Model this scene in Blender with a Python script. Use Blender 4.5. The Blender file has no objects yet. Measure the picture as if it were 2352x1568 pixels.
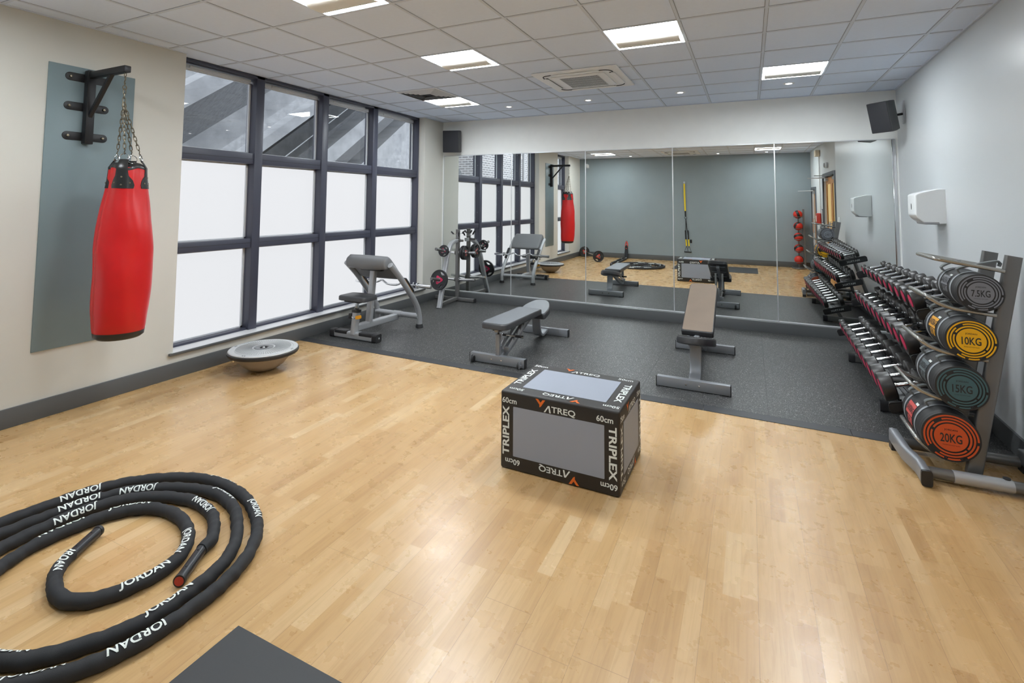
import bpy, bmesh, math, random
from mathutils import Vector, Matrix
random.seed(7)
PI = math.pi
col = bpy.context.scene.collection

# ------------------------------------------------------------ measurements (metres)
D = 7.664      # face of the mirror wall
XL = -4.85     # face of the window wall
YB = -0.509    # face of the slate wall behind the viewer
H = 3.07       # ceiling
def xr(y):     # face of the right-hand wall (not quite square to the room)
    return 1.627 + 0.019 * (y - D)
MAT_T = 0.012  # rubber flooring thickness

# ------------------------------------------------------------ materials
def lin(c):
    c = c / 255.0
    return c / 12.92 if c <= 0.04045 else ((c + 0.055) / 1.055) ** 2.4
def rgb(r, g, b): return (lin(r), lin(g), lin(b), 1.0)

MATS = {}
def mat(name, color, rough=0.5, metal=0.0, spec=0.5, bump=0.0, bscale=80.0, vary=0.0, vscale=6.0, coat=0.0, trans=0.0):
    if name in MATS: return MATS[name]
    m = bpy.data.materials.new(name); m.use_nodes = True
    nt = m.node_tree; b = nt.nodes['Principled BSDF']
    b.inputs['Base Color'].default_value = color
    b.inputs['Roughness'].default_value = rough
    b.inputs['Metallic'].default_value = metal
    b.inputs['Specular IOR Level'].default_value = spec
    b.inputs['Coat Weight'].default_value = coat
    tc = nt.nodes.new('ShaderNodeTexCoord')
    if vary > 0:
        n = nt.nodes.new('ShaderNodeTexNoise'); n.inputs['Scale'].default_value = vscale; n.inputs['Detail'].default_value = 4
        nt.links.new(tc.outputs['Object'], n.inputs['Vector'])
        r = nt.nodes.new('ShaderNodeValToRGB')
        c0 = [max(0, c * (1 - vary)) for c in color[:3]] + [1]; c1 = [min(1, c * (1 + vary)) for c in color[:3]] + [1]
        r.color_ramp.elements[0].position = .3; r.color_ramp.elements[1].position = .7
        r.color_ramp.elements[0].color = c0; r.color_ramp.elements[1].color = c1
        nt.links.new(n.outputs['Fac'], r.inputs['Fac']); nt.links.new(r.outputs['Color'], b.inputs['Base Color'])
    if bump > 0:
        n2 = nt.nodes.new('ShaderNodeTexNoise'); n2.inputs['Scale'].default_value = bscale; n2.inputs['Detail'].default_value = 3
        nt.links.new(tc.outputs['Object'], n2.inputs['Vector'])
        bp = nt.nodes.new('ShaderNodeBump'); bp.inputs['Strength'].default_value = bump; bp.inputs['Distance'].default_value = 0.004
        nt.links.new(n2.outputs['Fac'], bp.inputs['Height']); nt.links.new(bp.outputs['Normal'], b.inputs['Normal'])
    MATS[name] = m
    return m

def emit(name, color, strength):
    if name in MATS: return MATS[name]
    m = bpy.data.materials.new(name); m.use_nodes = True
    nt = m.node_tree; nt.nodes.clear()
    e = nt.nodes.new('ShaderNodeEmission'); o = nt.nodes.new('ShaderNodeOutputMaterial')
    e.inputs['Color'].default_value = color; e.inputs['Strength'].default_value = strength
    nt.links.new(e.outputs[0], o.inputs['Surface']); MATS[name] = m
    return m

class NT:
    """tiny node-expression helper"""
    def __init__(s, name):
        s.m = bpy.data.materials.new(name); s.m.use_nodes = True
        s.nt = s.m.node_tree; s.b = s.nt.nodes['Principled BSDF']; MATS[name] = s.m
        s.tc = s.nt.nodes.new('ShaderNodeTexCoord')
    def _set(s, sock, v):
        if hasattr(v, 'links') or isinstance(v, bpy.types.NodeSocket): s.nt.links.new(v, sock)
        else: sock.default_value = v
    def math(s, op, a, b=0.0, c=0.0):
        n = s.nt.nodes.new('ShaderNodeMath'); n.operation = op
        s._set(n.inputs[0], a); s._set(n.inputs[1], b); s._set(n.inputs[2], c)
        return n.outputs[0]
    def sep(s, v):
        n = s.nt.nodes.new('ShaderNodeSeparateXYZ'); s.nt.links.new(v, n.inputs[0]); return n.outputs
    def comb(s, x, y, z):
        n = s.nt.nodes.new('ShaderNodeCombineXYZ')
        for i, v in enumerate((x, y, z)): s._set(n.inputs[i], v)
        return n.outputs[0]
    def white(s, v):
        n = s.nt.nodes.new('ShaderNodeTexWhiteNoise'); n.noise_dimensions = '3D'; s.nt.links.new(v, n.inputs['Vector']); return n.outputs['Value']
    def noise(s, v, scale, detail=3, rough=.5, dist=0):
        n = s.nt.nodes.new('ShaderNodeTexNoise'); s.nt.links.new(v, n.inputs['Vector'])
        n.inputs['Scale'].default_value = scale; n.inputs['Detail'].default_value = detail
        n.inputs['Roughness'].default_value = rough; n.inputs['Distortion'].default_value = dist
        return n.outputs['Fac']
    def ramp(s, f, stops):
        n = s.nt.nodes.new('ShaderNodeValToRGB'); s.nt.links.new(f, n.inputs['Fac'])
        e = n.color_ramp.elements
        while len(e) < len(stops): e.new(0.5)
        for i, (p, c) in enumerate(stops): e[i].position = p; e[i].color = c
        return n.outputs['Color']
    def mix(s, f, a, b, mode='MIX'):
        n = s.nt.nodes.new('ShaderNodeMix'); n.data_type = 'RGBA'; n.blend_type = mode
        s._set(n.inputs['Factor'], f); s._set(n.inputs['A'], a); s._set(n.inputs['B'], b)
        return n.outputs['Result']
    def bump(s, h, strength, dist=.002):
        n = s.nt.nodes.new('ShaderNodeBump'); n.inputs['Strength'].default_value = strength; n.inputs['Distance'].default_value = dist
        s.nt.links.new(h, n.inputs['Height']); s.nt.links.new(n.outputs['Normal'], s.b.inputs['Normal'])

def wood_material():
    t = NT('beech_strip_floor'); x, y, z = t.sep(t.tc.outputs['Object'])
    sw = 0.0685
    u = t.math('DIVIDE', x, sw); iu = t.math('FLOOR', u)
    off = t.math('MULTIPLY', t.white(t.comb(iu, 3.0, 1.0)), 3.0)
    v = t.math('ADD', t.math('DIVIDE', y, 0.47), off); iv = t.math('FLOOR', v)
    # boards of three strips
    ub = t.math('DIVIDE', x, sw * 3); ib = t.math('FLOOR', ub)
    vb = t.math('ADD', t.math('DIVIDE', y, 2.2), t.math('MULTIPLY', t.white(t.comb(ib, 9.0, 4.0)), 5.0))
    rnd = t.white(t.comb(iu, iv, 2.0))
    base = t.ramp(rnd, [(0, rgb(182, 144, 95)), (.12, rgb(191, 154, 104)), (.5, rgb(196, 160, 110)), (.88, rgb(201, 166, 117)), (1, rgb(211, 181, 137))])
    gv = t.comb(t.math('MULTIPLY', x, 26.0), t.math('ADD', t.math('MULTIPLY', y, 1.6), t.math('MULTIPLY', rnd, 40.0)), rnd)
    g = t.noise(gv, 1.6, 4, .6, 1.2)
    grain = t.ramp(g, [(.3, (.86, .83, .79, 1)), (.55, (1, 1, 1, 1)), (.8, (1.0, .985, .96, 1))])
    c = t.mix(1.0, base, grain, 'MULTIPLY')
    # seams
    fb = t.math('FRACT', ub); sb = t.math('LESS_THAN', t.math('MINIMUM', fb, t.math('SUBTRACT', 1.0, fb)), 0.0045)
    fv = t.math('FRACT', vb); sv = t.math('LESS_THAN', t.math('MINIMUM', fv, t.math('SUBTRACT', 1.0, fv)), 0.0005)
    fu = t.math('FRACT', u); su = t.math('LESS_THAN', t.math('MINIMUM', fu, t.math('SUBTRACT', 1.0, fu)), 0.007)
    c = t.mix(t.math('MULTIPLY', su, .13), c, rgb(120, 85, 50))
    c = t.mix(t.math('MULTIPLY', t.math('MAXIMUM', sb, sv), .42), c, rgb(96, 66, 38))
    t.nt.links.new(c, t.b.inputs['Base Color'])
    sc = t.noise(t.tc.outputs['Object'], 7.0, 4, .6)
    ro = t.math('ADD', t.math('MULTIPLY', sc, .10), .23)
    t.nt.links.new(ro, t.b.inputs['Roughness'])
    t.b.inputs['Specular IOR Level'].default_value = .65
    return t.m

def rubber_material():
    t = NT('speckled_rubber'); x, y, z = t.sep(t.tc.outputs['Object'])
    v = t.tc.outputs['Object']
    n = t.noise(v, 250.0, 2, .7, .6)
    sp = t.ramp(n, [(.0, rgb(27, 28, 29)), (.52, rgb(35, 36, 37)), (.61, rgb(84, 84, 83)), (.70, rgb(196, 195, 190))])
    n2 = t.noise(v, 125.0, 2, .6, .8)
    sp2 = t.ramp(n2, [(.60, (0, 0, 0, 1)), (.70, (.40, .40, .39, 1))])
    c = t.mix(1.0, sp, sp2, 'ADD')
    # tile seams: 1.0 m x 0.5 m
    def seam(a, o, w, e):
        f = t.math('FRACT', t.math('DIVIDE', t.math('SUBTRACT', a, o), w))
        return t.math('LESS_THAN', t.math('MINIMUM', f, t.math('SUBTRACT', 1.0, f)), e / w)
    s = t.math('MAXIMUM', seam(x, .1, 1.0, .0025), seam(y, 5.19, .5, .002))
    c = t.mix(t.math('MULTIPLY', s, .8), c, rgb(20, 20, 22))
    t.nt.links.new(c, t.b.inputs['Base Color'])
    t.b.inputs['Roughness'].default_value = .42
    t.b.inputs['Specular IOR Level'].default_value = .35
    t.bump(n, .25, .001)
    return t.m

def board_concrete(name, boards):
    t = NT(name); x, y, z = t.sep(t.tc.outputs['Object'])
    v = t.comb(t.math('MULTIPLY', x, .35), y, t.math('MULTIPLY', z, 1.0))
    n = t.noise(v, 14.0 if boards else 2.5, 5, .65)
    if boards:
        c = t.ramp(n, [(.3, rgb(66, 68, 71)), (.7, rgb(102, 104, 107))])
    else:
        c = t.ramp(n, [(.3, rgb(112, 114, 117)), (.7, rgb(140, 142, 144))])
    t.nt.links.new(c, t.b.inputs['Base Color']); t.b.inputs['Roughness'].default_value = .9
    return t.m

def brick_material():
    t = NT('outside_brick')
    n = t.nt.nodes.new('ShaderNodeTexBrick')
    x, y, z = t.sep(t.tc.outputs['Object'])
    t.nt.links.new(t.comb(t.math('ADD', x, y), z, 0.0), n.inputs['Vector'])
    n.inputs['Scale'].default_value = 1.0
    n.inputs['Brick Width'].default_value = .23; n.inputs['Row Height'].default_value = .075; n.inputs['Mortar Size'].default_value = .012
    n.inputs['Color1'].default_value = rgb(132, 130, 132); n.inputs['Color2'].default_value = rgb(154, 150, 150); n.inputs['Mortar'].default_value = rgb(205, 205, 205)
    t.nt.links.new(n.outputs['Color'], t.b.inputs['Base Color']); t.b.inputs['Roughness'].default_value = .9
    return t.m

def ball_material():
    t = NT('medicine_ball_rubber'); x, y, z = t.sep(t.tc.outputs['Object'])
    s = t.math('ABSOLUTE', t.math('ADD', t.math('MULTIPLY', x, .7), t.math('MULTIPLY', z, .5)))
    f = t.math('LESS_THAN', s, .028)
    c = t.mix(f, rgb(200, 48, 34), rgb(28, 27, 28))
    t.nt.links.new(c, t.b.inputs['Base Color']); t.b.inputs['Roughness'].default_value = .5
    return t.m

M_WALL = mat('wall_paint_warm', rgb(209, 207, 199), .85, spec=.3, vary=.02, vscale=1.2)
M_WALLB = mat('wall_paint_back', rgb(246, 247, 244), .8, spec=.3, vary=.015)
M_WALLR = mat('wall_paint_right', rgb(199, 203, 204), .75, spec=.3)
M_CLAD = mat('hygienic_wall_board', rgb(204, 208, 210), .28, spec=.45)
M_SLATE = mat('slate_paint', rgb(140, 151, 156), .6, spec=.35, vary=.03, vscale=2)
M_PANEL = mat('slate_board', rgb(118, 134, 139), .45, spec=.4, vary=.06, vscale=1.5)
M_BASE = mat('skirting_grey', rgb(88, 90, 91), .4)
M_CEIL = mat('mineral_ceiling_tile', rgb(228, 238, 254), .95, spec=.1, vary=.01, vscale=30)
M_TBAR = mat('ceiling_tee_bar', rgb(216, 224, 236), .8, spec=.1)
M_GAP = mat('painted_gap_shade', rgb(160, 165, 172), .8)  # grey strip colour painted as the shade line beside each tee
M_FLOOR = wood_material()
M_RUB = rubber_material()
M_EDGE = mat('rubber_edging', rgb(56, 57, 60), .5, spec=.4)
M_FRAME = mat('window_frame_paint', rgb(66, 68, 82), .42)
M_BEAD = mat('pale_glazing_bead', rgb(205, 208, 212), .5)
M_SILL = mat('white_sill', rgb(214, 214, 216), .18)
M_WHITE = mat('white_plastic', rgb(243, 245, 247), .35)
M_GREYP = mat('mid_grey_plastic', rgb(150, 150, 152), .5)  # mid grey for the switch, sounder, downpipe, tray and rack lettering
M_DARKSLOT = mat('dark_slot', rgb(46, 46, 48), .7)
M_CHROME = mat('chrome', (.82, .83, .84, 1), .14, 1.0)
M_STEEL = mat('satin_silver_paint', rgb(176, 178, 181), .34, .4)
M_STEELD = mat('graphite_metal_paint', rgb(116, 115, 114), .32, .45)
M_STEELB = mat('bench_grey_paint', rgb(140, 143, 148), .38, .35)
M_BLACKM = mat('black_metal', rgb(38, 38, 40), .42, .3)
M_RUBBER = mat('black_rubber', rgb(40, 40, 42), .5)
M_HEAD = mat('dumbbell_urethane', rgb(44, 42, 41), .38, spec=.55)
M_PINK = mat('pink_disc', rgb(205, 40, 88), .45)
M_RED = mat('red_disc', rgb(196, 60, 48), .45)
M_VINYL = mat('grey_vinyl', rgb(112, 113, 115), .4, bump=.05, bscale=400)
M_VINYLD = mat('dark_vinyl', rgb(44, 44, 46), .42)
M_VINYLB = mat('charcoal_vinyl', rgb(62, 63, 66), .4)
M_VINYLT = mat('slate_vinyl_top', rgb(108, 111, 116), .42, bump=.05, bscale=400)
M_ALU = mat('bright_aluminium', rgb(214, 217, 220), .28, .35)
M_ARM = mat('polished_grey_rod', rgb(165, 164, 160), .22, .75)
M_BAGRED = mat('red_punchbag_vinyl', rgb(196, 22, 24), .34, spec=.5, bump=.06, bscale=260, vary=.05, vscale=4)
M_BAGBLK = mat('black_leather', rgb(36, 36, 36), .3)
M_CHAIN = mat('tarnished_steel', rgb(128, 120, 104), .38, .9, vary=.2, vscale=60)
M_ROPE = mat('rope_sleeve_nylon', rgb(37, 38, 41), .72, bump=.35, bscale=900)
M_PRINT = mat('white_print', rgb(225, 230, 226), .6)
M_BOXB = mat('black_box_cover', rgb(40, 37, 35), .48, bump=.08, bscale=500)
M_BOXG = mat('grey_box_panel', rgb(148, 154, 166), .5, bump=.35, bscale=5)
M_ORANGE = mat('orange_print', rgb(228, 110, 36), .5)
M_YMAT = mat('floor_mat_foam', rgb(63, 64, 66), .62, bump=.15, bscale=600)
M_MIRROR = mat('silvered_mirror', (.86, .885, .87, 1), 0.0, 1.0)
M_DOORW = mat('honey_wood_door', rgb(196, 140, 78), .4, vary=.1, vscale=8)
M_DOORF = mat('dark_grey_door_frame', rgb(88, 92, 98), .5)
M_AMBER = emit('glowing_door_glass', (1.0, .72, .33, 1), .55)  # amber glow put into the door glass; no corridor lamp behind it
M_SPEAK = mat('speaker_black', rgb(48, 49, 54), .6, bump=.3, bscale=900)
M_SPEAKB = mat('speaker_cabinet', rgb(66, 67, 68), .5)
M_YEL = mat('yellow_webbing', rgb(228, 200, 40), .6)
M_CONC = board_concrete('smooth_concrete', False)
M_CONCB = board_concrete('board_marked_concrete', True)
M_BRICK = brick_material()
M_BALL = ball_material()
M_LAMP = emit('lamp_diffuser', (.90, .96, 1.0, 1), 46.0)
M_SPOT = emit('downlight_lens', (1.0, .97, .92, 1), 18.0)
M_BAFFLE = mat('lamp_baffle', rgb(236, 234, 226), .6)

def frosted():
    m = bpy.data.materials.new('frosted_daylight_film'); m.use_nodes = True
    nt = m.node_tree; nt.nodes.clear()
    e = nt.nodes.new('ShaderNodeEmission'); e.inputs['Color'].default_value = (.955, .97, 1.0, 1); e.inputs['Strength'].default_value = .645  # daylight is put in as the pane's own glow, not let through
    d = nt.nodes.new('ShaderNodeBsdfPrincipled'); d.inputs['Base Color'].default_value = rgb(50, 52, 55); d.inputs['Roughness'].default_value = .3
    a = nt.nodes.new('ShaderNodeAddShader'); o = nt.nodes.new('ShaderNodeOutputMaterial')
    nt.links.new(e.outputs[0], a.inputs[0]); nt.links.new(d.outputs[0], a.inputs[1]); nt.links.new(a.outputs[0], o.inputs[0])
    return m
M_FROST = frosted()
def clear_glass():
    m = bpy.data.materials.new('clear_window_glass'); m.use_nodes = True
    nt = m.node_tree; nt.nodes.clear()
    t = nt.nodes.new('ShaderNodeBsdfTransparent'); t.inputs['Color'].default_value = (.86, .88, .9, 1)
    g = nt.nodes.new('ShaderNodeBsdfGlossy'); g.inputs['Roughness'].default_value = .02
    lw = nt.nodes.new('ShaderNodeLayerWeight'); lw.inputs['Blend'].default_value = .5
    pw = nt.nodes.new('ShaderNodeMath'); pw.operation = 'POWER'; pw.inputs[1].default_value = 4.0; nt.links.new(lw.outputs['Facing'], pw.inputs[0])
    f = nt.nodes.new('ShaderNodeMath'); f.operation = 'MULTIPLY_ADD'; f.inputs[1].default_value = .6; f.inputs[2].default_value = .05; nt.links.new(pw.outputs[0], f.inputs[0])
    x = nt.nodes.new('ShaderNodeMixShader'); o = nt.nodes.new('ShaderNodeOutputMaterial')
    nt.links.new(f.outputs[0], x.inputs[0]); nt.links.new(t.outputs[0], x.inputs[1]); nt.links.new(g.outputs[0], x.inputs[2]); nt.links.new(x.outputs[0], o.inputs[0])
    return m
M_GLASS = clear_glass()

# ------------------------------------------------------------ geometry helpers
class MB:
    def __init__(s): s.v = []; s.f = []
    def add(s, vs, fs, M=None):
        o = len(s.v)
        s.v += [tuple(M @ Vector(p)) if M is not None else tuple(p) for p in vs]
        s.f += [tuple(i + o for i in f) for f in fs]
        return s
    def box(s, x0, x1, y0, y1, z0, z1, M=None):
        vs = [(x0,y0,z0),(x1,y0,z0),(x1,y1,z0),(x0,y1,z0),(x0,y0,z1),(x1,y0,z1),(x1,y1,z1),(x0,y1,z1)]
        return s.add(vs, [(0,3,2,1),(4,5,6,7),(0,1,5,4),(1,2,6,5),(2,3,7,6),(3,0,4,7)], M)
    def cbox(s, c, size, M=None):
        a, b, d = [k / 2 for k in size]
        T = Matrix.Translation(c) if M is None else Matrix.Translation(c) @ M
        return s.box(-a, a, -b, b, -d, d, T)
    def prism(s, poly, h0, h1, M=None):
        """polygon in XY extruded along Z"""
        n = len(poly)
        vs = [(p[0], p[1], h0) for p in poly] + [(p[0], p[1], h1) for p in poly]
        fs = [tuple(range(n - 1, -1, -1)), tuple(range(n, 2 * n))] + [(i, (i + 1) % n, n + (i + 1) % n, n + i) for i in range(n)]
        return s.add(vs, fs, M)
    def tube(s, pts, r, n=14, prof=None, up=(0, 0, 1), closed=False, cap=True):
        """sweep; r number, (rx, ry) or list per point; prof 'rect' gives a rounded box section"""
        P = [Vector(p) for p in pts]; m = len(P); up = Vector(up)
        T = []
        for i in range(m):
            a = P[(i - 1) % m] if (closed or i > 0) else P[i]; b = P[(i + 1) % m] if (closed or i < m - 1) else P[i]
            T.append((b - a).normalized())
        ref = up - T[0] * up.dot(T[0])
        if ref.length < 1e-4: ref = Vector((1, 0, 0)) - T[0] * T[0].x
        ref.normalize(); base = len(s.v)
        for i in range(m):
            ref = ref - T[i] * ref.dot(T[i]); ref.normalize(); sd = T[i].cross(ref)
            rr = r[i] if isinstance(r, list) else r
            rx, ry = rr if isinstance(rr, tuple) else (rr, rr)
            for k in range(n):
                a = 2 * PI * (k + .5) / n; ca, sa = math.cos(a), math.sin(a)
                if prof == 'rect':
                    e = .35; ca = math.copysign(abs(ca) ** e, ca); sa = math.copysign(abs(sa) ** e, sa)
                s.v.append(tuple(P[i] + sd * (rx * ca) + ref * (ry * sa)))
        for i in range(m if closed else m - 1):
            for k in range(n):
                a = base + i * n + k; b = base + i * n + (k + 1) % n
                c = base + ((i + 1) % m) * n + (k + 1) % n; d = base + ((i + 1) % m) * n + k
                s.f.append((a, b, c, d))
        if cap and not closed:
            s.f.append(tuple(base + k for k in range(n - 1, -1, -1)))
            s.f.append(tuple(base + (m - 1) * n + k for k in range(n)))
        return s
    def lathe(s, prof, n=32, M=None, a0=0, a1=2 * PI):
        full = abs(a1 - a0 - 2 * PI) < 1e-6; vs = []; fs = []; m = len(prof); cnt = n if full else n + 1
        for k in range(cnt):
            a = a0 + (a1 - a0) * k / n
            for (r, z) in prof: vs.append((r * math.cos(a), r * math.sin(a), z))
        for k in range(n):
            k2 = (k + 1) % cnt
            for j in range(m - 1):
                q = [k * m + j, k2 * m + j, k2 * m + j + 1, k * m + j + 1]
                if prof[j][0] < 1e-6: q = [k * m + j, k2 * m + j + 1, k * m + j + 1]
                elif prof[j + 1][0] < 1e-6: q = [k * m + j, k2 * m + j, k * m + j + 1]
                fs.append(tuple(q))
        return s.add(vs, fs, M)
    def cyl(s, a, b, r, n=18): return s.tube([a, b], r, n)
    def torus(s, c, R, r, axis=(0, 0, 1), n=24, m=8, sx=1.0):
        q = Vector((0, 0, 1)).rotation_difference(Vector(axis)).to_matrix()
        pts = [Vector(c) + q @ Vector((R * sx * math.cos(2 * PI * k / n), R * math.sin(2 * PI * k / n), 0)) for k in range(n)]
        return s.tube(pts, r, m, closed=True, up=axis)
    def build(s, name, m, parent=None, smooth=True, bevel=0.0, seg=2, ang=35):
        me = bpy.data.meshes.new(name)
        bm = bmesh.new(); vv = [bm.verts.new(p) for p in s.v]
        for f in s.f:
            try: bm.faces.new([vv[i] for i in f])
            except ValueError: pass
        bmesh.ops.remove_doubles(bm, verts=bm.verts, dist=1e-6)
        bmesh.ops.recalc_face_normals(bm, faces=bm.faces)
        if bevel > 0:
            es = [e for e in bm.edges if len(e.link_faces) == 2 and e.calc_face_angle(0) > math.radians(40)]
            bmesh.ops.bevel(bm, geom=es, offset=bevel, segments=seg, affect='EDGES', profile=.5, clamp_overlap=True)
        if smooth:
            for f in bm.faces: f.smooth = True
            for e in bm.edges:
                if len(e.link_faces) == 2 and e.calc_face_angle(0) > math.radians(ang): e.smooth = False
        bm.to_mesh(me); bm.free()
        me.materials.append(m)
        o = bpy.data.objects.new(name, me); col.objects.link(o)
        if parent is not None: o.parent = parent
        return o

def tag(o, label, cat, group=None):
    o['label'] = label; o['category'] = cat
    if group: o['group'] = group
    return o
def thing(name, label, cat, loc=(0, 0, 0), rz=0.0, group=None):
    e = bpy.data.objects.new(name, None); col.objects.link(e)
    e.location = loc; e.rotation_euler = (0, 0, rz); e.empty_display_size = .1
    return tag(e, label, cat, group)
def struct(o):
    o['kind'] = 'structure'; return o
def sempty(name, loc=(0, 0, 0)):
    e = bpy.data.objects.new(name, None); col.objects.link(e); e.location = loc; e['kind'] = 'structure'; return e
def kids(o): return [c for c in bpy.data.objects if c.parent == o]
def dup(o, parent=None):
    c = o.copy(); col.objects.link(c)
    if parent is not None: c.parent = parent
    for k in kids(o): dup(k, c)
    return c
def rot(ax, deg): return Matrix.Rotation(math.radians(deg), 4, ax)
def tr(x, y, z): return Matrix.Translation((x, y, z))

def smooth_path(pts, step=.03, closed=False):
    P = [Vector(p) for p in pts]; n = len(P); out = []
    rng = range(n if closed else n - 1)
    for i in rng:
        p0 = P[(i - 1) % n] if closed or i > 0 else P[i]; p1 = P[i]; p2 = P[(i + 1) % n]
        p3 = P[(i + 2) % n] if closed or i + 2 < n else P[(i + 1) % n]
        k = max(1, int((p2 - p1).length / step))
        for j in range(k):
            t = j / k
            out.append(.5 * ((2 * p1) + (p2 - p0) * t + (2 * p0 - 5 * p1 + 4 * p2 - p3) * t * t + (3 * p1 - p0 - 3 * p2 + p3) * t ** 3))
    if not closed: out.append(P[-1])
    return out

_tc = {}
def text2d(s, size=1.0, bold=0.0, xs=1.0, cuts=None):
    """centred flat letter outlines as (verts, faces) in XY"""
    key = (s, size, bold, xs, cuts)
    if key in _tc: return _tc[key]
    c = bpy.data.curves.new('letters', 'FONT'); c.body = s; c.size = size; c.offset = bold * size; c.resolution_u = 3
    o = bpy.data.objects.new('letters', c); col.objects.link(o)
    dg = bpy.context.evaluated_depsgraph_get(); dg.update()
    me = bpy.data.meshes.new_from_object(o.evaluated_get(dg))
    bpy.data.objects.remove(o); bpy.data.curves.remove(c)
    bm = bmesh.new(); bm.from_mesh(me); bpy.data.meshes.remove(me)
    if not bm.verts: return ([], [])
    xs_ = [v.co.x for v in bm.verts]; ys_ = [v.co.y for v in bm.verts]
    cx, cy = (min(xs_) + max(xs_)) / 2, (min(ys_) + max(ys_)) / 2
    for v in bm.verts: v.co = Vector(((v.co.x - cx) * xs, v.co.y - cy, 0))
    if cuts:
        w = (max(xs_) - min(xs_)) * xs / 2; h = (max(ys_) - min(ys_)) / 2
        for ax, L in ((0, w), (1, h)):
            k = int(2 * L / cuts) + 1
            for i in range(1, k):
                co = [0, 0, 0]; no = [0, 0, 0]; co[ax] = -L + 2 * L * i / k; no[ax] = 1
                bmesh.ops.bisect_plane(bm, geom=bm.verts[:] + bm.edges[:] + bm.faces[:], plane_co=co, plane_no=no)
    bm.verts.index_update()
    r = ([tuple(v.co) for v in bm.verts], [tuple(v.index for v in f.verts) for f in bm.faces])
    bm.free(); _tc[key] = r
    return r
def put_fit(mb, s, w, h, M, bold=0.0):
    v, f = text2d(s, 1.0, bold, 1.0)
    a = max(p[0] for p in v) - min(p[0] for p in v); b = max(p[1] for p in v) - min(p[1] for p in v)
    mb.add([(p[0] * w / a, p[1] * h / b, 0) for p in v], f, M)
def put_text(mb, s, size, M, bold=0.0, xs=1.0):
    v, f = text2d(s, size, bold, xs); mb.add(v, f, M)
def flat(mb, name, m, parent): return mb.build(name, m, parent, smooth=False)
# ============================================================ ROOM SHELL
WT = .32
# windows: (y0, y1) openings in the window wall
W1 = (3.03, 7.10); W2 = (.62, 1.60); ZS = .225; ZH = 3.035
fl = MB(); fl.box(XL - .3, 1.75, YB - .1, D + .1, -.06, 0.0); struct(fl.build('floor', M_FLOOR, smooth=False))

def wall(name, m, boxes):
    b = MB()
    for q in boxes: b.box(*q)
    return struct(b.build(name, m, smooth=False))
X0 = XL - WT
wall('wall_left', M_WALL, [
    (X0, XL, YB - .1, W2[0], 0, H + .2), (X0, XL, W2[1], W1[0], 0, H + .2), (X0, XL, W1[1], D + .3, 0, H + .2),
    (X0, XL, W2[0], W2[1], 0, ZS), (X0, XL, W1[0], W1[1], 0, ZS),
    (X0, XL, W2[0], W2[1], H + .012, H + .2), (X0 , XL, W1[0], W1[1], H + .012, H + .2)])
wall('wall_back', M_WALLB, [(XL, 1.9, D, D + .2, 0, H + .2)])
wall('wall_front', M_SLATE, [(XL, 1.9, YB - .2, YB, 0, H + .2)])
# right wall, with two door openings, as sloped slabs
DOORS = [(1.66, 3.16, 2.28), (-.36, .36, 2.04)]   # y0, y1, height of the openings
def rw_seg(b, y0, y1, z0, z1, x0=0.0, x1=.22):
    vs = []
    for z in (z0, z1):
        vs += [(xr(y0) + x0, y0, z), (xr(y1) + x0, y1, z), (xr(y1) + x1, y1, z), (xr(y0) + x1, y0, z)]
    b.add(vs, [(0, 1, 2, 3), (7, 6, 5, 4), (0, 4, 5, 1), (1, 5, 6, 2), (2, 6, 7, 3), (3, 7, 4, 0)])
b = MB()
rw_seg(b, YB - .1, DOORS[1][0], 0, H + .2); rw_seg(b, DOORS[1][0], DOORS[1][1], DOORS[1][2], H + .2)
rw_seg(b, DOORS[1][1], DOORS[0][0], 0, H + .2); rw_seg(b, DOORS[0][0], DOORS[0][1], DOORS[0][2], H + .2)
rw_seg(b, DOORS[0][1], D + .1, 0, H + .2)
WR = struct(b.build('wall_right', M_WALLR, smooth=False))
b = MB(); rw_seg(b, 3.30, D, .0, H - .014, -.004, 0.0); cl = b.build('wall_board', M_CLAD, WR, smooth=False)

# baseboards
b = MB(); b.box(XL, XL + .018, YB, D, 0, .14); struct(b.build('baseboard_left', M_BASE, bevel=.004))
b = MB(); b.box(XL, xr(D), D - .085, D, 0, .145); struct(b.build('baseboard_back', M_BASE, bevel=.003))
b = MB(); b.box(XL, xr(YB), YB, YB + .018, 0, .145); struct(b.build('baseboard_front', M_BASE, bevel=.004))
b = MB()
for y0, y1 in ((YB, -.44), (.44, 1.58), (3.24, D)): rw_seg(b, y0, y1, 0, .15, -.02, -.0045 if y0 > 3 else 0)
struct(b.build('baseboard_right', M_BASE, smooth=False))

# ------------------------------------------------------------ ceiling (600 mm tiles on a tee grid)
GX0 = -4.0613; GY0 = D - .5997
def gx(k): return GX0 + .6 * k
def gy(r): return GY0 - .6 * r
xs = [XL - .25] + [gx(k) for k in range(-1, 10)] + [1.72]
ys = [YB - .05] + sorted(gy(r) for r in range(0, 13)) + [D + .05]
LIGHTS = [(0, 1), (7, 1), (2, 4), (5, 4), (2, 7), (0, 10), (7, 10)]
cells = {(round(gx(k), 3), round(gy(r + 1) if False else gy(r) - .6, 3)) for k, r in LIGHTS}
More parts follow.
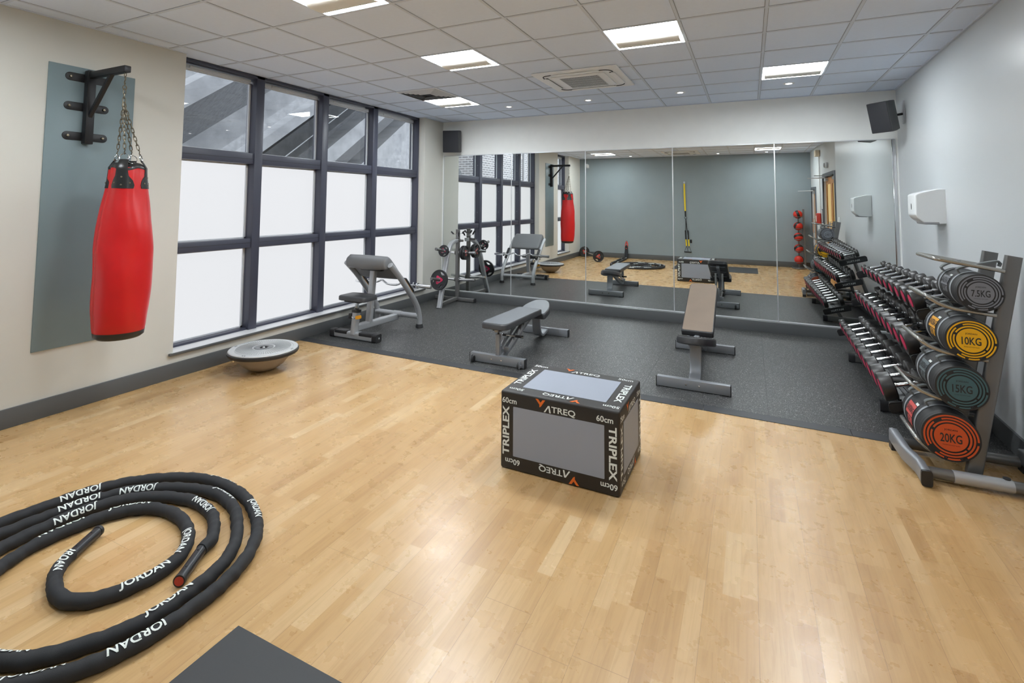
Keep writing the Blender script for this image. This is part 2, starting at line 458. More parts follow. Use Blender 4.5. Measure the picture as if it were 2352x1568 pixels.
# light rows: row r spans gy(r) .. gy(r)-0.6
b = MB(); top = MB()
for i in range(len(xs) - 1):
    for j in range(len(ys) - 1):
        if (round(xs[i], 3), round(ys[j], 3)) in cells: continue
        x0, x1, y0, y1 = xs[i], xs[i + 1], ys[j], ys[j + 1]
        b.add([(x0, y0, H), (x1, y0, H), (x1, y1, H), (x0, y1, H)], [(0, 1, 2, 3)])
CE = struct(b.build('ceiling', M_CEIL, smooth=False))
b = MB(); b.box(XL - .4, 1.95, YB - .25, D + .25, H + .13, H + .2); cs = b.build('ceiling_slab', M_CEIL, CE, smooth=False)
b = MB(); g = MB()
for x in xs[1:-1]:
    b.box(x - .0105, x + .0105, YB, D, H - .006, H + .004)
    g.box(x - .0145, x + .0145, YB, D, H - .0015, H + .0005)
for y in ys[1:-1]:
    b.box(XL - .2, 1.7, y - .0105, y + .0105, H - .0055, H + .004)
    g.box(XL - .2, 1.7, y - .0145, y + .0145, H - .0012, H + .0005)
b.build('tee_grid', M_TBAR, CE, smooth=False); g.build('gap_shade_strips', M_GAP, CE, smooth=False)
# perimeter angle
b = MB(); rw_seg(b, YB, D, H - .012, H, -.02, 0); b.box(XL, xr(D), D - .02, D, H - .008, H); b.box(XL, xr(YB), YB, YB + .02, H - .008, H)
b.box(XL, XL + .02, W2[1], W1[0], H - .008, H); b.box(XL, XL + .02, W1[1], D, H - .008, H)
b.build('edge_angle', M_TBAR, CE, smooth=False)

# ------------------------------------------------------------ windows
XF = -4.970; XG = -5.085
def make_window(name, y0, y1, mulls, clear_z=2.184):
    w = sempty(name, (XG, (y0 + y1) / 2, ZS)); L = w.location
    def T(b, n, m, parent=w, **k):
        o = b.build(n, m, parent, **k)
        o.location = -Vector(L) if parent is w else Vector((0, 0, 0)); return o
    edges = [y0 - .06 + .0] + list(mulls) + [y1 + .02]
    for y in mulls:
        f = T(MB().box(XG - .05, XF, y - .052, y + .052, ZS + .005, H - .002), 'mullion', M_FRAME, bevel=.004)
        sc = MB()
        for z in (.55, .9, 1.45, 1.9, 2.42, 2.8): sc.cyl((XF - .055, y + .0515, z), (XF - .055, y + .0545, z), .005, 8)
        sc.build('screw_cap', M_CHROME, f)
    for a, bb in ((y0 - .02, y0 + .02), (y1 - .035, y1 + .01)):
        T(MB().box(XG - .05, XF, a, bb, ZS + .005, H - .002), 'mullion', M_FRAME, bevel=.004)
    T(MB().box(XG - .05, XF, y0, y1, ZH, H - .002), 'head_rail', M_FRAME, bevel=.003)
    bounds = [y0 + .02] + sum([[y - .052, y + .052] for y in mulls], []) + [y1 - .035]
    for i in range(0, len(bounds), 2):
        a, c = bounds[i], bounds[i + 1]
        for z0, z1 in ((2.064, 2.184), (1.135, 1.236)):
            t = MB().box(XG - .05, XF + .0 - .012, a, c, z0, z1)
            T(t, 'transom', M_FRAME, bevel=.004)
            T(MB().box(XF - .0125, XF - .0105, a, c, z0 + .052, z0 + .056), 'transom_joint', M_DARKSLOT, smooth=False)
        T(MB().box(XG - .05, XF - .03, a, c, ZS + .005, ZS + .034), 'bottom_rail', M_FRAME, bevel=.004)
        T(MB().box(XG, XG + .035, a + .02, c - .02, ZH - .055, ZH - .012).box(XG + .035, XG + .05, (a + c) / 2 - .3, (a + c) / 2 + .22, ZH - .047, ZH - .02), 'trickle_vent', M_BEAD, bevel=.003)
        for (z0, z1, mm, nm) in ((ZS + .034, 1.135, M_FROST, 'frosted_pane'), (1.236, 2.064, M_FROST, 'frosted_pane'), (2.184, ZH - .05, M_GLASS, 'clear_pane')):
            T(MB().box(XG - .012, XG - .004, a, c, z0, z1), nm, mm, smooth=False)
            bd = MB(); t_ = .014
            bd.box(XG - .004, XG + .012, a, a + t_, z0, z1); bd.box(XG - .004, XG + .012, c - t_ * 1.6, c, z0, z1)
            bd.box(XG - .004, XG + .012, a, c, z0, z0 + t_); bd.box(XG - .004, XG + .012, a, c, z1 - t_, z1)
            T(bd, 'glazing_bead', M_BEAD, smooth=False)
    s = T(MB().box(XG - .05, XL + .02, y0 - .02, y1 + .02, ZS - .0, ZS + .012), 'sill', M_SILL, bevel=.003)
    T(MB().box(XL + .005, XL + .034, y0 - .045, y1 + .045, ZS - .012, ZS + .011), 'sill_nosing', M_BASE, bevel=.004)
    return w
make_window('window_1', W1[0], W1[1], [3.977, 4.98, 5.982])
make_window('window_2', W2[0], W2[1], [])

# ------------------------------------------------------------ mirror panels
seams = [-4.828, -3.505, -2.252, -.972, .312, 1.592]
ZM0, ZM1 = .150, 2.462
ords = ['leftmost mirror panel beside the window wall, with the plate tree in front', 'second mirror panel from the left, reflecting the red punch bag',
        'middle mirror panel reflecting the coiled rope on the floor', 'fourth mirror panel, behind the raised incline bench',
        'rightmost mirror panel, reflecting the ball rack and dumbbells']
for i in range(5):
    a, c = seams[i], seams[i + 1]
    r = thing('mirror_panel', ords[i], 'mirror', ((a + c) / 2, D - .006, ZM0), group='mirror panels along the end wall')
    w = (c - a) / 2 - .0015
    MB().box(-w, w, 0, .006, 0, ZM1 - ZM0).build('glass', M_MIRROR, r, smooth=False)
    MB().box(-w, w, -.008, .006, -.016, .006).build('bottom_rail', M_ALU, r, bevel=.002)
    MB().box(-w, w, -.004, .006, ZM1 - ZM0 - .004, ZM1 - ZM0 + .007).build('top_rail', M_ALU, r, bevel=.0015)
    if i == 0 or i >= 1:
        MB().box(w - .010, w + .0015, -.004, .0, 0, ZM1 - ZM0).build('edge_strip', M_ALU, r, bevel=.001)
    if i == 0: MB().box(-w, -w + .008, -.004, 0, 0, ZM1 - ZM0).build('edge_strip', M_BEAD, r, bevel=.001)
    if i == 4: MB().box(w - .03, w + .008, -.006, 0.004, 0, ZM1 - ZM0).build('edge_strip', M_CHROME, r, bevel=.002)  # strip added in place of the right wall's reflection at this edge

# ------------------------------------------------------------ rubber flooring
r = thing('rubber_flooring', 'speckled black rubber gym flooring with bevelled front edge below the mirrors', 'gym flooring', (0, 5, 0))
MB().box(XL + .018, 1.0, 4.63 - 5, D - .085 - 5, 0.0, MAT_T).add(
    [(1.0, 4.63 - 5, 0), (xr(4.63) - .02, 4.63 - 5, 0), (xr(7.57) - .02, D - .085 - 5, 0), (1.0, D - .085 - 5, 0),
     (1.0, 4.63 - 5, MAT_T), (xr(4.63) - .02, 4.63 - 5, MAT_T), (xr(7.57) - .02, D - .085 - 5, MAT_T), (1.0, D - .085 - 5, MAT_T)],
    [(0, 3, 2, 1), (4, 5, 6, 7), (0, 1, 5, 4), (1, 2, 6, 5), (2, 3, 7, 6), (3, 0, 4, 7)]).build('tiles', M_RUB, r, smooth=False)
xs_e = [XL + .018] + [-4.37 + 1.0 * i for i in range(6)] + [xr(4.5) - .025]
for i in range(len(xs_e) - 1):
    a, c = xs_e[i] + .0012, xs_e[i + 1] - .0012
    MB().add([(a, -.47, .001), (c, -.47, .001), (c, -.37, .001), (a, -.37, .001), (a, -.468, .004), (c, -.468, .004), (c, -.371, MAT_T), (a, -.371, MAT_T)],
             [(0, 3, 2, 1), (4, 5, 6, 7), (0, 1, 5, 4), (1, 2, 6, 5), (2, 3, 7, 6), (3, 0, 4, 7)]).build('edging', M_EDGE, r, smooth=False)

# ------------------------------------------------------------ ceiling lights
def make_light(label, k, r_, first=[None]):
    loc = (gx(k) + .3, gy(r_) - .3, H)
    if first[0] is None:
        t = thing('ceiling_light', label, 'ceiling light', loc, group='recessed square ceiling lights')
        f = MB(); h = .3
        for sx, sy, ex, ey in ((-h, -h, h, -h + .016), (-h, h - .016, h, h), (-h, -h, -h + .016, h), (h - .016, -h, h, h)):
            f.box(sx, ex, sy, ey, -.004, .05)
        f.build('frame', M_WHITE, t)
        MB().box(-h + .016, h - .016, -h + .016, h - .016, -.003, .006).build('diffuser', M_LAMP, t, smooth=False)
        bf = MB(); pr = []
        for i in range(13):
            a = PI * i / 12; pr.append((.125 + .105 * math.cos(a) * 1.0, -.002 - .024 * math.sin(a)))
        # half-round baffle trough along X on the mirror side
        vs = []; n = len(pr)
        for x in (-.262, .262): vs += [(x, p[0], p[1]) for p in pr]
        bf.add(vs, [(i, i + 1, n + i + 1, n + i) for i in range(n - 1)] + [tuple(range(n)), tuple(range(2 * n - 1, n - 1, -1)), (0, n, 2 * n - 1, n - 1)])
        bf.build('baffle', M_BAFFLE, t)
        first[0] = t; return t
    t = dup(first[0]); t.location = loc; t['label'] = label; return t
LL = {(0, 1): 'square ceiling light next to the slatted air grille near the far window', (7, 1): 'square ceiling light nearest the wall speaker on the right',
      (2, 4): 'square ceiling light to the left of the air conditioner', (5, 4): 'largest fully visible square ceiling light right of the air conditioner',
      (2, 7): 'square ceiling light cut off by the top edge of the photo', (5, 7): 'square ceiling light above the plyometric box, outside the top of the photo',
      (0, 10): 'square ceiling light seen in the mirror above the punch bag', (7, 10): 'square ceiling light seen in the mirror above the slate wall on the right'}
for k, r_ in LIGHTS: make_light(LL[(k, r_)], k, r_)
# downlights
def make_down(label, x, y, first=[None]):
    if first[0] is None:
        t = thing('downlight', label, 'downlight', (x, y, H), group='small round ceiling downlights')
        MB().lathe([(.034, .0), (.034, -.004), (.052, -.0065), (.062, -.001), (.062, .001), (.034, .001)], 24).build('trim_ring', M_WHITE, t)
        MB().lathe([(0, -.002), (.033, -.002), (.033, .001), (0, .001)], 20).build('lens', M_SPOT, t)
        first[0] = t; return t
    t = dup(first[0]); t.location = (x, y, H); t['label'] = label; return t
dl = ['leftmost small downlight in front of the mirror wall', 'second small downlight from the left before the mirror wall',
      'third small downlight from the left before the mirror wall', 'rightmost small downlight before the mirror wall']
for i in range(4): make_down(dl[i], gx(1 + 2 * i) + .3, 6.79)
for i, l in enumerate(['small downlight seen in the mirror nearest the punch bag', 'small downlight seen in the mirror left of the air conditioner', 'small downlight seen in the mirror right of the air conditioner', 'small downlight seen in the mirror above the medicine balls']):
    make_down(l, gx(1 + 2 * i) + .3, -.1)

# air conditioner
t = thing('air_conditioner', 'square white ceiling cassette air conditioner between the two central lights', 'air conditioner', (-1.655, 5.59, H), group='ceiling air conditioners')
S = .47
MB().box(-S, S, -S, S, -.022, -.001).build('panel', M_WHITE, t, bevel=.012, seg=3)
MB().box(-.30, .30, -.30, .30, -.036, -.0225).build('intake_cover', M_WHITE, t, bevel=.006)
g = MB(); g.box(-.215, .215, -.235, .235, -.0375, -.036); g.build('grille', M_DARKSLOT, t, smooth=False)
g = MB()
for i in range(24): x = -.21 + i * .42 / 23; g.box(x - .0045, x + .0045, -.235, .235, -.041, -.0376)
for i in range(5): y = -.2 + i * .1; g.box(-.215, .215, y - .002, y + .002, -.0405, -.0377)
g.build('grille_bars', M_BEAD, t, smooth=False)
for k in range(4):
    R = rot('Z', 90 * k)
    MB().box(-.27, .27, .345, .375, -.0225, -.0220, R).build('air_slot', M_DARKSLOT, t, smooth=False)
    f = MB().prism([(-.25, .345), (.25, .345), (.275, .375), (.25, .405), (-.25, .405), (-.275, .375)], -.034, -.027, R)
    f.build('flap', M_WHITE, t, bevel=.003)
    MB().tube(smooth_path([R @ Vector((.27, .385, -.023)), R @ Vector((.335, .375, -.023)), R @ Vector((.375, .335, -.023)), R @ Vector((.385, .27, -.023))], .02), .006, 6).build('corner_groove', M_DARKSLOT, t)
a2 = dup(t); a2.location = (-1.66, .56, H); a2['label'] = 'square white air conditioner seen in the top of the mirror'
# slatted grille
t = thing('air_grille', 'square slatted metal air grille beside the far left ceiling light', 'vent', (gx(0) + .3, gy(2) - .3, H))
MB().box(-.29, .29, -.29, .29, -.004, 0.003).build('backing', M_DARKSLOT, t, smooth=False)
g = MB()
for i in range(5):
    s_ = .285 - i * .045
    for k in range(4):
        g.add([(-s_, -s_, -.006), (s_, -s_, -.006), (s_ - .025, -s_ + .025, -.020), (-s_ + .025, -s_ + .025, -.020),
               (-s_ , -s_ + .003, -.005), (s_, -s_ + .003, -.005), (s_ - .025, -s_ + .028, -.019), (-s_ + .025, -s_ + .028, -.019)],
              [(0, 1, 2, 3), (7, 6, 5, 4), (0, 4, 5, 1), (1, 5, 6, 2), (2, 6, 7, 3), (3, 7, 4, 0)], rot('Z', 90 * k))
g.build('louvres', M_BEAD, t, smooth=False)
MB().box(-.3, .3, -.3, -.285, -.007, .002).box(-.3, .3, .285, .3, -.007, .002).box(-.3, -.285, -.285, .285, -.007, .002).box(.285, .3, -.285, .285, -.007, .002).build('frame', M_WHITE, t)

# ------------------------------------------------------------ doors (seen only in the mirror)
def make_door(name, y0, y1, h, double):
    w = sempty(name, (xr((y0 + y1) / 2), (y0 + y1) / 2, 0)); c = (y1 - y0) / 2
    w.rotation_euler = (0, 0, -math.atan(.019))
    f = MB(); a = .075
    f.box(-.02, .12, -c - a, -c, 0, h + a).box(-.02, .12, c, c + a, 0, h + a).box(-.02, .12, -c, c, h, h + a)
    f.build('frame', M_DOORF, w, bevel=.004)
    leaves = [(-c, -.002), (.002, c)] if double else [(-c, c)]
    for q, (l0, l1) in enumerate(leaves):
        lf = MB(); x0, x1 = .045, .09
        if double:
            st = .12
            lf.box(x0, x1, l0, l0 + st, .01, h - .01).box(x0, x1, l1 - st, l1, .01, h - .01)
            for z0, z1 in ((.01, .3), (1.0, 1.16), (h - .16, h - .01)): lf.box(x0, x1, l0 + st, l1 - st, z0, z1)
        else: lf.box(x0, x1, l0, l1, .01, h - .01)
        L = lf.build('leaf', M_DOORW, w, bevel=.003)
        if double:
            for z0, z1 in ((.3, 1.0), (1.16, h - .16)):
                MB().box(x0 + .015, x1 - .015, l0 + st, l1 - st, z0, z1).build('glazing', M_AMBER, L, smooth=False)
        hs = (l1 - .06) if q == 0 and double else (l0 + .06)
        MB().tube([(x0, hs, .95), (x0 - .05, hs, .95), (x0 - .05, hs, 1.3), (x0, hs, 1.3)], .011, 10).build('handle', M_CHROME, L)
        hc = l0 + .08 if (q == 0) else l1 - .08; sg = 1 if q == 0 else -1
        ch = MB().box(x0 - .05, x0, min(hc, hc + sg * .24), max(hc, hc + sg * .24), h - .09, h - .03)
        ch.tube([(x0 - .03, hc + sg * .2, h - .02), (-.33, hc + sg * .1, h - .02), (-.02, hc + sg * .3, h - .015)], .009, 8)
        ch.build('door_closer', M_STEEL, L)
    return w
make_door('door_1', DOORS[0][0], DOORS[0][1], DOORS[0][2], True)
make_door('door_2', DOORS[1][0], DOORS[1][1], DOORS[1][2], False)

# small fittings on the right wall
def rw(y, z): return (xr(y) - .006, y, z)
t = thing('wall_phone', 'red wall-mounted emergency phone with white handset panel, seen in the mirror', 'phone', rw(1.12, 1.34))
MB().box(-.09, 0, -.08, .08, -.13, .13).build('housing', M_RED, t, bevel=.02, seg=3)
MB().box(-.098, -.089, -.04, .04, -.07, .07).build('face_panel', M_WHITE, t, bevel=.004)
t = thing('wall_notice', 'narrow dark framed notice beside the double doors, seen in the mirror', 'notice', rw(1.50, 1.41))
MB().box(-.02, 0, -.05, .05, -.16, .16).build('frame', M_DOORF, t, bevel=.003)
MB().box(-.022, -.0195, -.035, .035, -.14, .14).build('sheet', M_WHITE, t, smooth=False)
t = thing('alarm_sounder', 'grey alarm sounder above the double doors, seen in the mirror', 'alarm', rw(2.25, 2.52))
MB().lathe([(0, 0), (.055, 0), (.06, .03), (.045, .06), (0, .07)], 20, rot('Y', -90)).build('sounder', M_GREYP, t)
MB().box(-.04, 0, .05, .13, -.06, .06).build('back_box', M_BEAD, t, bevel=.006)
t = thing('junction_box', 'cream ceiling-height junction box with a cable duct running down, seen in the mirror', 'junction box', rw(1.15, 2.88))
MB().box(-.09, 0, -.14, .14, -.07, .07).build('box', mat('cream_plastic', rgb(214, 200, 176), .5), t, bevel=.006)
MB().box(-.02, 0, -.02, .02, -1.5, -.07).build('cable_duct', M_WHITE, t, bevel=.003)
t = thing('light_switch', 'grey wall switch below a white socket plate beside the double doors', 'switch', rw(3.55, 1.30))
MB().box(-.012, 0, -.05, .05, .03, .13).build('socket_plate', M_WHITE, t, bevel=.003)
MB().box(-.014, 0, -.04, .04, -.10, -.01).build('rocker_plate', M_GREYP, t, bevel=.003)
t = thing('security_camera', 'small white security camera high on the slate wall, seen in the mirror', 'camera', (-4.59, YB, 2.83))
MB().box(-.05, .05, 0, .03, -.06, .06).build('bracket', M_BEAD, t, bevel=.008)
MB().lathe([(0, 0), (.045, 0), (.05, .08), (.03, .13), (0, .135)], 18, tr(0, .03, 0) @ rot('X', -70)).build('camera_body', M_WHITE, t)

# ------------------------------------------------------------ outside the windows
o = MB()
def ramp_bar(b, x0, x1, za, zb, y0, y1, s=.73):
    """bar between x0..x1, z measured at y=0 (za lower, zb upper), rising with y"""
    vs = []
    for y in (y0, y1): vs += [(x0, y, za + s * y), (x1, y, za + s * y), (x1, y, zb + s * y), (x0, y, zb + s * y)]
    b.add(vs, [(0, 1, 2, 3), (7, 6, 5, 4), (0, 4, 5, 1), (1, 5, 6, 2), (2, 6, 7, 3), (3, 7, 4, 0)])
stand = thing('concrete_stand', 'raked concrete beams and boarded soffit outside the clear window panes', 'building', (-9, 6, 0))
def sb(x, y, z): return (x + 9, y - 6, z)
def beam(name, m, x0, x1, za, zb, y0, y1):
    b = MB(); vs = []
    for y in (y0, y1): vs += [sb(x0, y, za + .73 * y), sb(x1, y, za + .73 * y), sb(x1, y, zb + .73 * y), sb(x0, y, zb + .73 * y)]
    b.add(vs, [(0, 1, 2, 3), (7, 6, 5, 4), (0, 4, 5, 1), (1, 5, 6, 2), (2, 6, 7, 3), (3, 7, 4, 0)]); return b.build(name, m, stand, smooth=False)
def soffit(xa, za, xb, zb, y0, y1):
    b = MB(); vs = []
    for y in (y0, y1):
        vs += [sb(xa, y, za + .73 * y), sb(xb, y, zb + .73 * y), sb(xb, y, zb + .12 + .73 * y), sb(xa, y, za + .12 + .73 * y)]
    b.add(vs, [(0, 1, 2, 3), (7, 6, 5, 4), (0, 4, 5, 1), (1, 5, 6, 2), (2, 6, 7, 3), (3, 7, 4, 0)]); b.build('soffit', M_CONCB, stand, smooth=False)
beam('beam', M_CONC, -11.6, -11.0, -5.50, -4.95, 9, 22); beam('beam', M_CONC, -11.7, -11.0, -6.95, -6.35, 11, 24); beam('beam', M_CONC, -15.7, -15.0, -9.4, -8.7, 13, 30)
MB().box(-20, -19.5, -3, 50, 0, 26).build('backdrop_wall', M_CONC, stand, smooth=False)  # plain backdrop added to cover the bright sky behind the beams
soffit(-11.6, -4.95, -15.0, -8.7, 9, 30)
for i, (dx, dz) in enumerate(((0, 0), (-4.0, -3.35), (-8.0, -6.4))):
    beam('beam', M_CONC, -7.45 + dx, -7.0 + dx, -.27 + dz, .05 + dz, 3.3 + 3.5 * i, 12 + 4 * i)
    soffit(-7.45 + dx, -.26 + dz, -10.0 + dx, -1.80 + dz, 3.6 + 3.5 * i, 13 + 4 * i)
    beam('beam', M_CONC, -10.6 + dx, -10.0 + dx, -2.42 + dz, -1.70 + dz, 4.6 + 3.5 * i, 14 + 4 * i)
bw = thing('brick_building', 'grey brick building outside, seen through the upper panes in the mirror', 'building', (-8, -6, 0))
MB().box(-3.5, .2, -4, 7.0, 0, 9).build('brickwork', M_BRICK, bw, smooth=False)
MB().box(.2, .26, 3.2, 3.3, 0, 9).build('downpipe', M_GREYP, bw, bevel=.01)
g = MB().box(-30, XL - .4, -20, 40, -.5, -.35); gg = g.build('floor_outside', mat('outside_paving', rgb(150, 150, 148), .9), smooth=False); struct(gg); gg.name = 'floor_1'
# ============================================================ PUNCH BAG, BRACKET, WALL BOARD
t = thing('wall_board', 'tall slate grey-green board on the wall behind the punch bag', 'wall panel', (XL, 2.28, .505))
MB().box(0, .012, -.32, .30, 0, 2.215).build('board', M_PANEL, t, bevel=.002)

YBK = 2.225
t = thing('bag_bracket', 'black steel wall bracket with diagonal brace on the slate board', 'wall bracket', (XL + .012, YBK, 2.10))
MB().box(.006, .066, -.03, .03, 0, .60).build('post', M_BLACKM, t, bevel=.006)
MB().box(.05, .56, -.025, .025, .535, .587).build('arm', M_BLACKM, t, bevel=.006)
MB().tube([(.05, 0, .22), (.345, 0, .545)], (.016, .016), 8, 'rect').build('brace', M_BLACKM, t)
for z in (.06, .30, .535):
    p = MB(); pts = [(.155 * math.cos(a) * 0 + (.125 + .033 * math.cos(a)), .033 * math.sin(a)) for a in [(-90 + 18 * i) * PI / 180 for i in range(11)]]
    poly = pts + [(-x, y) for x, y in reversed(pts)]
    p.prism(poly, 0, .006, tr(0, 0, z) @ rot('Y', 90) @ rot('Z', 90))
    st = p.build('mounting_strap', M_BLACKM, t, bevel=.001)
    bl = MB()
    for sy in (-1, 1): bl.lathe([(0, .014), (.009, .012), (.012, .006), (.012, 0)], 10, tr(.004, sy * .122, z) @ rot('Y', 90))
    bl.build('bolt', M_CHAIN, st)

BX, BY = -4.335, 2.29          # bag axis
bag = thing('punch_bag', 'long red vinyl punch bag with black leather top hanging on chains', 'punch bag', (BX, BY, .60))
# body
prof = [(0, .012), (.08, .006), (.13, .012), (.157, .04), (.170, .10), (.181, .22), (.186, .38), (.188, .52), (.185, .68), (.176, .84), (.160, .98), (.143, 1.10), (.134, 1.20), (.130, 1.27)]
def bag_r(z):
    for i in range(len(prof) - 1):
        if prof[i][1] <= z <= prof[i + 1][1] and i > 0:
            f = (z - prof[i][1]) / max(1e-6, prof[i + 1][1] - prof[i][1]); return prof[i][0] + f * (prof[i + 1][0] - prof[i][0])
    return .128 if z > 1 else .14
SEAM_A = math.radians(-100)     # vertical seam/fold towards the viewer's left
def bag_surf(a, z, extra=0.0):
    r = bag_r(z)
    # four gathers near the top
    g = max(0, (z - .92) / .35); g = min(1, g)
    r += -.016 * g * max(0, math.cos(4 * (a - math.radians(10)))) ** 1 + .010 * g * math.cos(2 * a + 1)
    d = (a - SEAM_A + PI) % (2 * PI) - PI
    k = min(1, .35 + max(0, z - .15) * .9)
    r -= .012 * k * math.exp(-(d / .07) ** 2) * (1 if z > .08 else .3)
    r += .006 * math.exp(-((abs(d) - .22) / .14) ** 2) * k
    r += .0035 * math.sin(3 * a + 9 * z) + .002 * math.sin(17 * z + 2 * a)
    r += extra
    lean = .012 * math.sin(z * 2.2)
    return (r * math.cos(a) + lean, r * math.sin(a), z)
b = MB(); NZ = 70; NA = 96; Z0, Z1 = .05, 1.30
vs = [bag_surf(2 * PI * k / NA, Z0 + (Z1 - Z0) * j / NZ) for j in range(NZ + 1) for k in range(NA)]
fs = [(j * NA + k, j * NA + (k + 1) % NA, (j + 1) * NA + (k + 1) % NA, (j + 1) * NA + k) for j in range(NZ) for k in range(NA)]
b.add(vs, fs); b.build('bag_body', M_BAGRED, bag, ang=60)
b = MB(); rings = [(.0, .0), (.09, .002), (.14, .012)]
vs = []; 
for r_, z_ in rings[1:]: vs += [(r_ * math.cos(2 * PI * k / NA), r_ * math.sin(2 * PI * k / NA), z_) for k in range(NA)]
for z_ in (.03, .05, .064): vs += [bag_surf(2 * PI * k / NA, max(.04, z_), .0015) [:2] + (z_,) for k in range(NA)]
nr = 5
fs = [(j * NA + k, j * NA + (k + 1) % NA, (j + 1) * NA + (k + 1) % NA, (j + 1) * NA + k) for j in range(nr - 1) for k in range(NA)] + [tuple(range(NA))]
b.add(vs, fs); b.build('bottom_cap', M_BAGBLK, bag, ang=60)
b = MB(); vs = []
for z_, e in ((1.285, .002), (1.30, .003), (1.325, -.012), (1.332, -.045)):
    vs += [bag_surf(2 * PI * k / NA, min(z_, 1.30), e)[:2] + (z_ + .012 * math.cos(4 * (2 * PI * k / NA) - .7),) for k in range(NA)]
fs = [(j * NA + k, j * NA + (k + 1) % NA, (j + 1) * NA + (k + 1) % NA, (j + 1) * NA + k) for j in range(3) for k in range(NA)] + [tuple(3 * NA + k for k in range(NA))]
b.add(vs, fs); b.build('top_collar', M_BAGBLK, bag, ang=60)
strap_as = [math.radians(q) for q in (-43, 47, 137, 227)]
chain_ends = []
for a in strap_as:
    b = MB(); NS = 10
    rows = [(1.14, .54), (1.165, .58), (1.20, .50), (1.235, .31), (1.28, .26), (1.30, .26), (1.335, .27), (1.362, .30)]
    SH = {1.335: .020, 1.362: .038}
    vs = []
    for z_, hw in rows:
        for i in range(NS + 1):
            aa = a + hw * (2 * i / NS - 1); p = bag_surf(aa, min(z_, 1.262), .0045 - SH.get(z_, 0)); vs.append((p[0], p[1], z_))
        for i in range(NS + 1):
            aa = a + hw * (2 * i / NS - 1); p = bag_surf(aa, min(z_, 1.262), -.001 - SH.get(z_, 0)); vs.append((p[0], p[1], z_))
    n2 = 2 * (NS + 1); fs = []
    for j in range(len(rows) - 1):
        for i in range(NS):
            fs.append((j * n2 + i, j * n2 + i + 1, (j + 1) * n2 + i + 1, (j + 1) * n2 + i))
            fs.append((j * n2 + NS + 1 + i + 1, j * n2 + NS + 1 + i, (j + 1) * n2 + NS + 1 + i, (j + 1) * n2 + NS + 1 + i + 1))
        for i in (0, NS):
            fs.append((j * n2 + i, (j + 1) * n2 + i, (j + 1) * n2 + NS + 1 + i, j * n2 + NS + 1 + i))
    for j in (0, len(rows) - 1):
        for i in range(NS): fs.append((j * n2 + i, j * n2 + NS + 1 + i, j * n2 + NS + 2 + i, j * n2 + i + 1))
    b.add(vs, fs); s = b.build('leather_strap', M_BAGBLK, bag)
    rv = MB()
    for z_, da in ((1.18, -.36), (1.18, .36), (1.165, 0), (1.225, 0)):
        p = Vector(bag_surf(a + da, z_, .006)); q = Vector((math.cos(a + da), math.sin(a + da), 0)).to_track_quat('Z', 'Y').to_matrix().to_4x4()
        rv.lathe([(0, .003), (.005, .002), (.007, -.001)], 10, Matrix.Translation(p) @ q)
    rv.build('rivet', M_CHAIN, s)
    pr_ = bag_surf(a, 1.262, -.004); rc = Vector((pr_[0] * .71, pr_[1] * .71, 1.374))
    MB().torus(rc, .032, .0034, axis=(math.cos(a), math.sin(a), .25), n=22, m=6).build('ring', M_CHROME, bag)
    chain_ends.append(rc + Vector((-math.cos(a) * .006, -math.sin(a) * .006, .024)))
HOOK = Vector((XL + .012 + .53 - BX, YBK - BY, 2.10 + .535 - .60))   # under the arm end
def link_chain(b, p, q, pitch=.033, w=.0135, r=.0033):
    p, q = Vector(p), Vector(q); n = max(1, round((q - p).length / pitch)); d = (q - p) / n; ax = d.normalized()
    side = ax.cross(Vector((0.3, 1, 0.1))).normalized(); o2 = ax.cross(side)
    L = d.length * .5 + .0045
    for i in range(n):
        c = p + d * (i + .5); s_ = side if i % 2 else o2
        pts = []
        for k in range(12):
            a = 2 * PI * k / 12; ex = w * math.cos(a) * .62; ey = math.sin(a)
            ey = (L - w * .6) * (1 if ey > 0.01 else -1 if ey < -.01 else 0) + w * .6 * math.sin(a) if abs(math.sin(a)) > .2 else ey * L
            pts.append(c + s_ * (w * .62 * math.cos(a) if abs(math.cos(a)) > .2 else ex) + ax * ey)
        b.tube(pts, r, 5, closed=True, up=ax.cross(s_))
def s_hook(b, p, q, w=.011, r=.0034):
    p, q = Vector(p), Vector(q); ax = (q - p); L = ax.length; ax.normalize(); s_ = ax.cross(Vector((0.2, 1, 0))).normalized(); pts = []
    for i in range(25):
        f = i / 24; pts.append(p + ax * L * f + s_ * w * math.sin(2 * PI * f * 1.0) * (1.0))
    pts = [p + ax * .012 - s_ * w * .9] + pts[1:-1] + [q - ax * .012 + s_ * w * .9]
    b.tube(smooth_path(pts, .01), r, 7)
joint = HOOK + Vector((0, 0, -.235))
for ce in chain_ends:
    b = MB(); mid = ce + (joint - ce).normalized() * .052
    s_hook(b, ce, mid); link_chain(b, mid, joint); b.build('chain', M_CHAIN, bag)
b = MB(); b.torus(HOOK + Vector((0, 0, -.018)), .014, .0035, axis=(0, 1, 0), n=18, m=6); s_hook(b, HOOK + Vector((0, 0, -.03)), HOOK + Vector((0, 0, -.095)), .013, .0042)
b.torus(HOOK + Vector((0, 0, -.118)), .013, .004, axis=(1, 0, 0), n=16, m=6, sx=1.3); link_chain(b, HOOK + Vector((0, 0, -.13)), joint)
b.build('swivel_hook', M_CHAIN, bag)

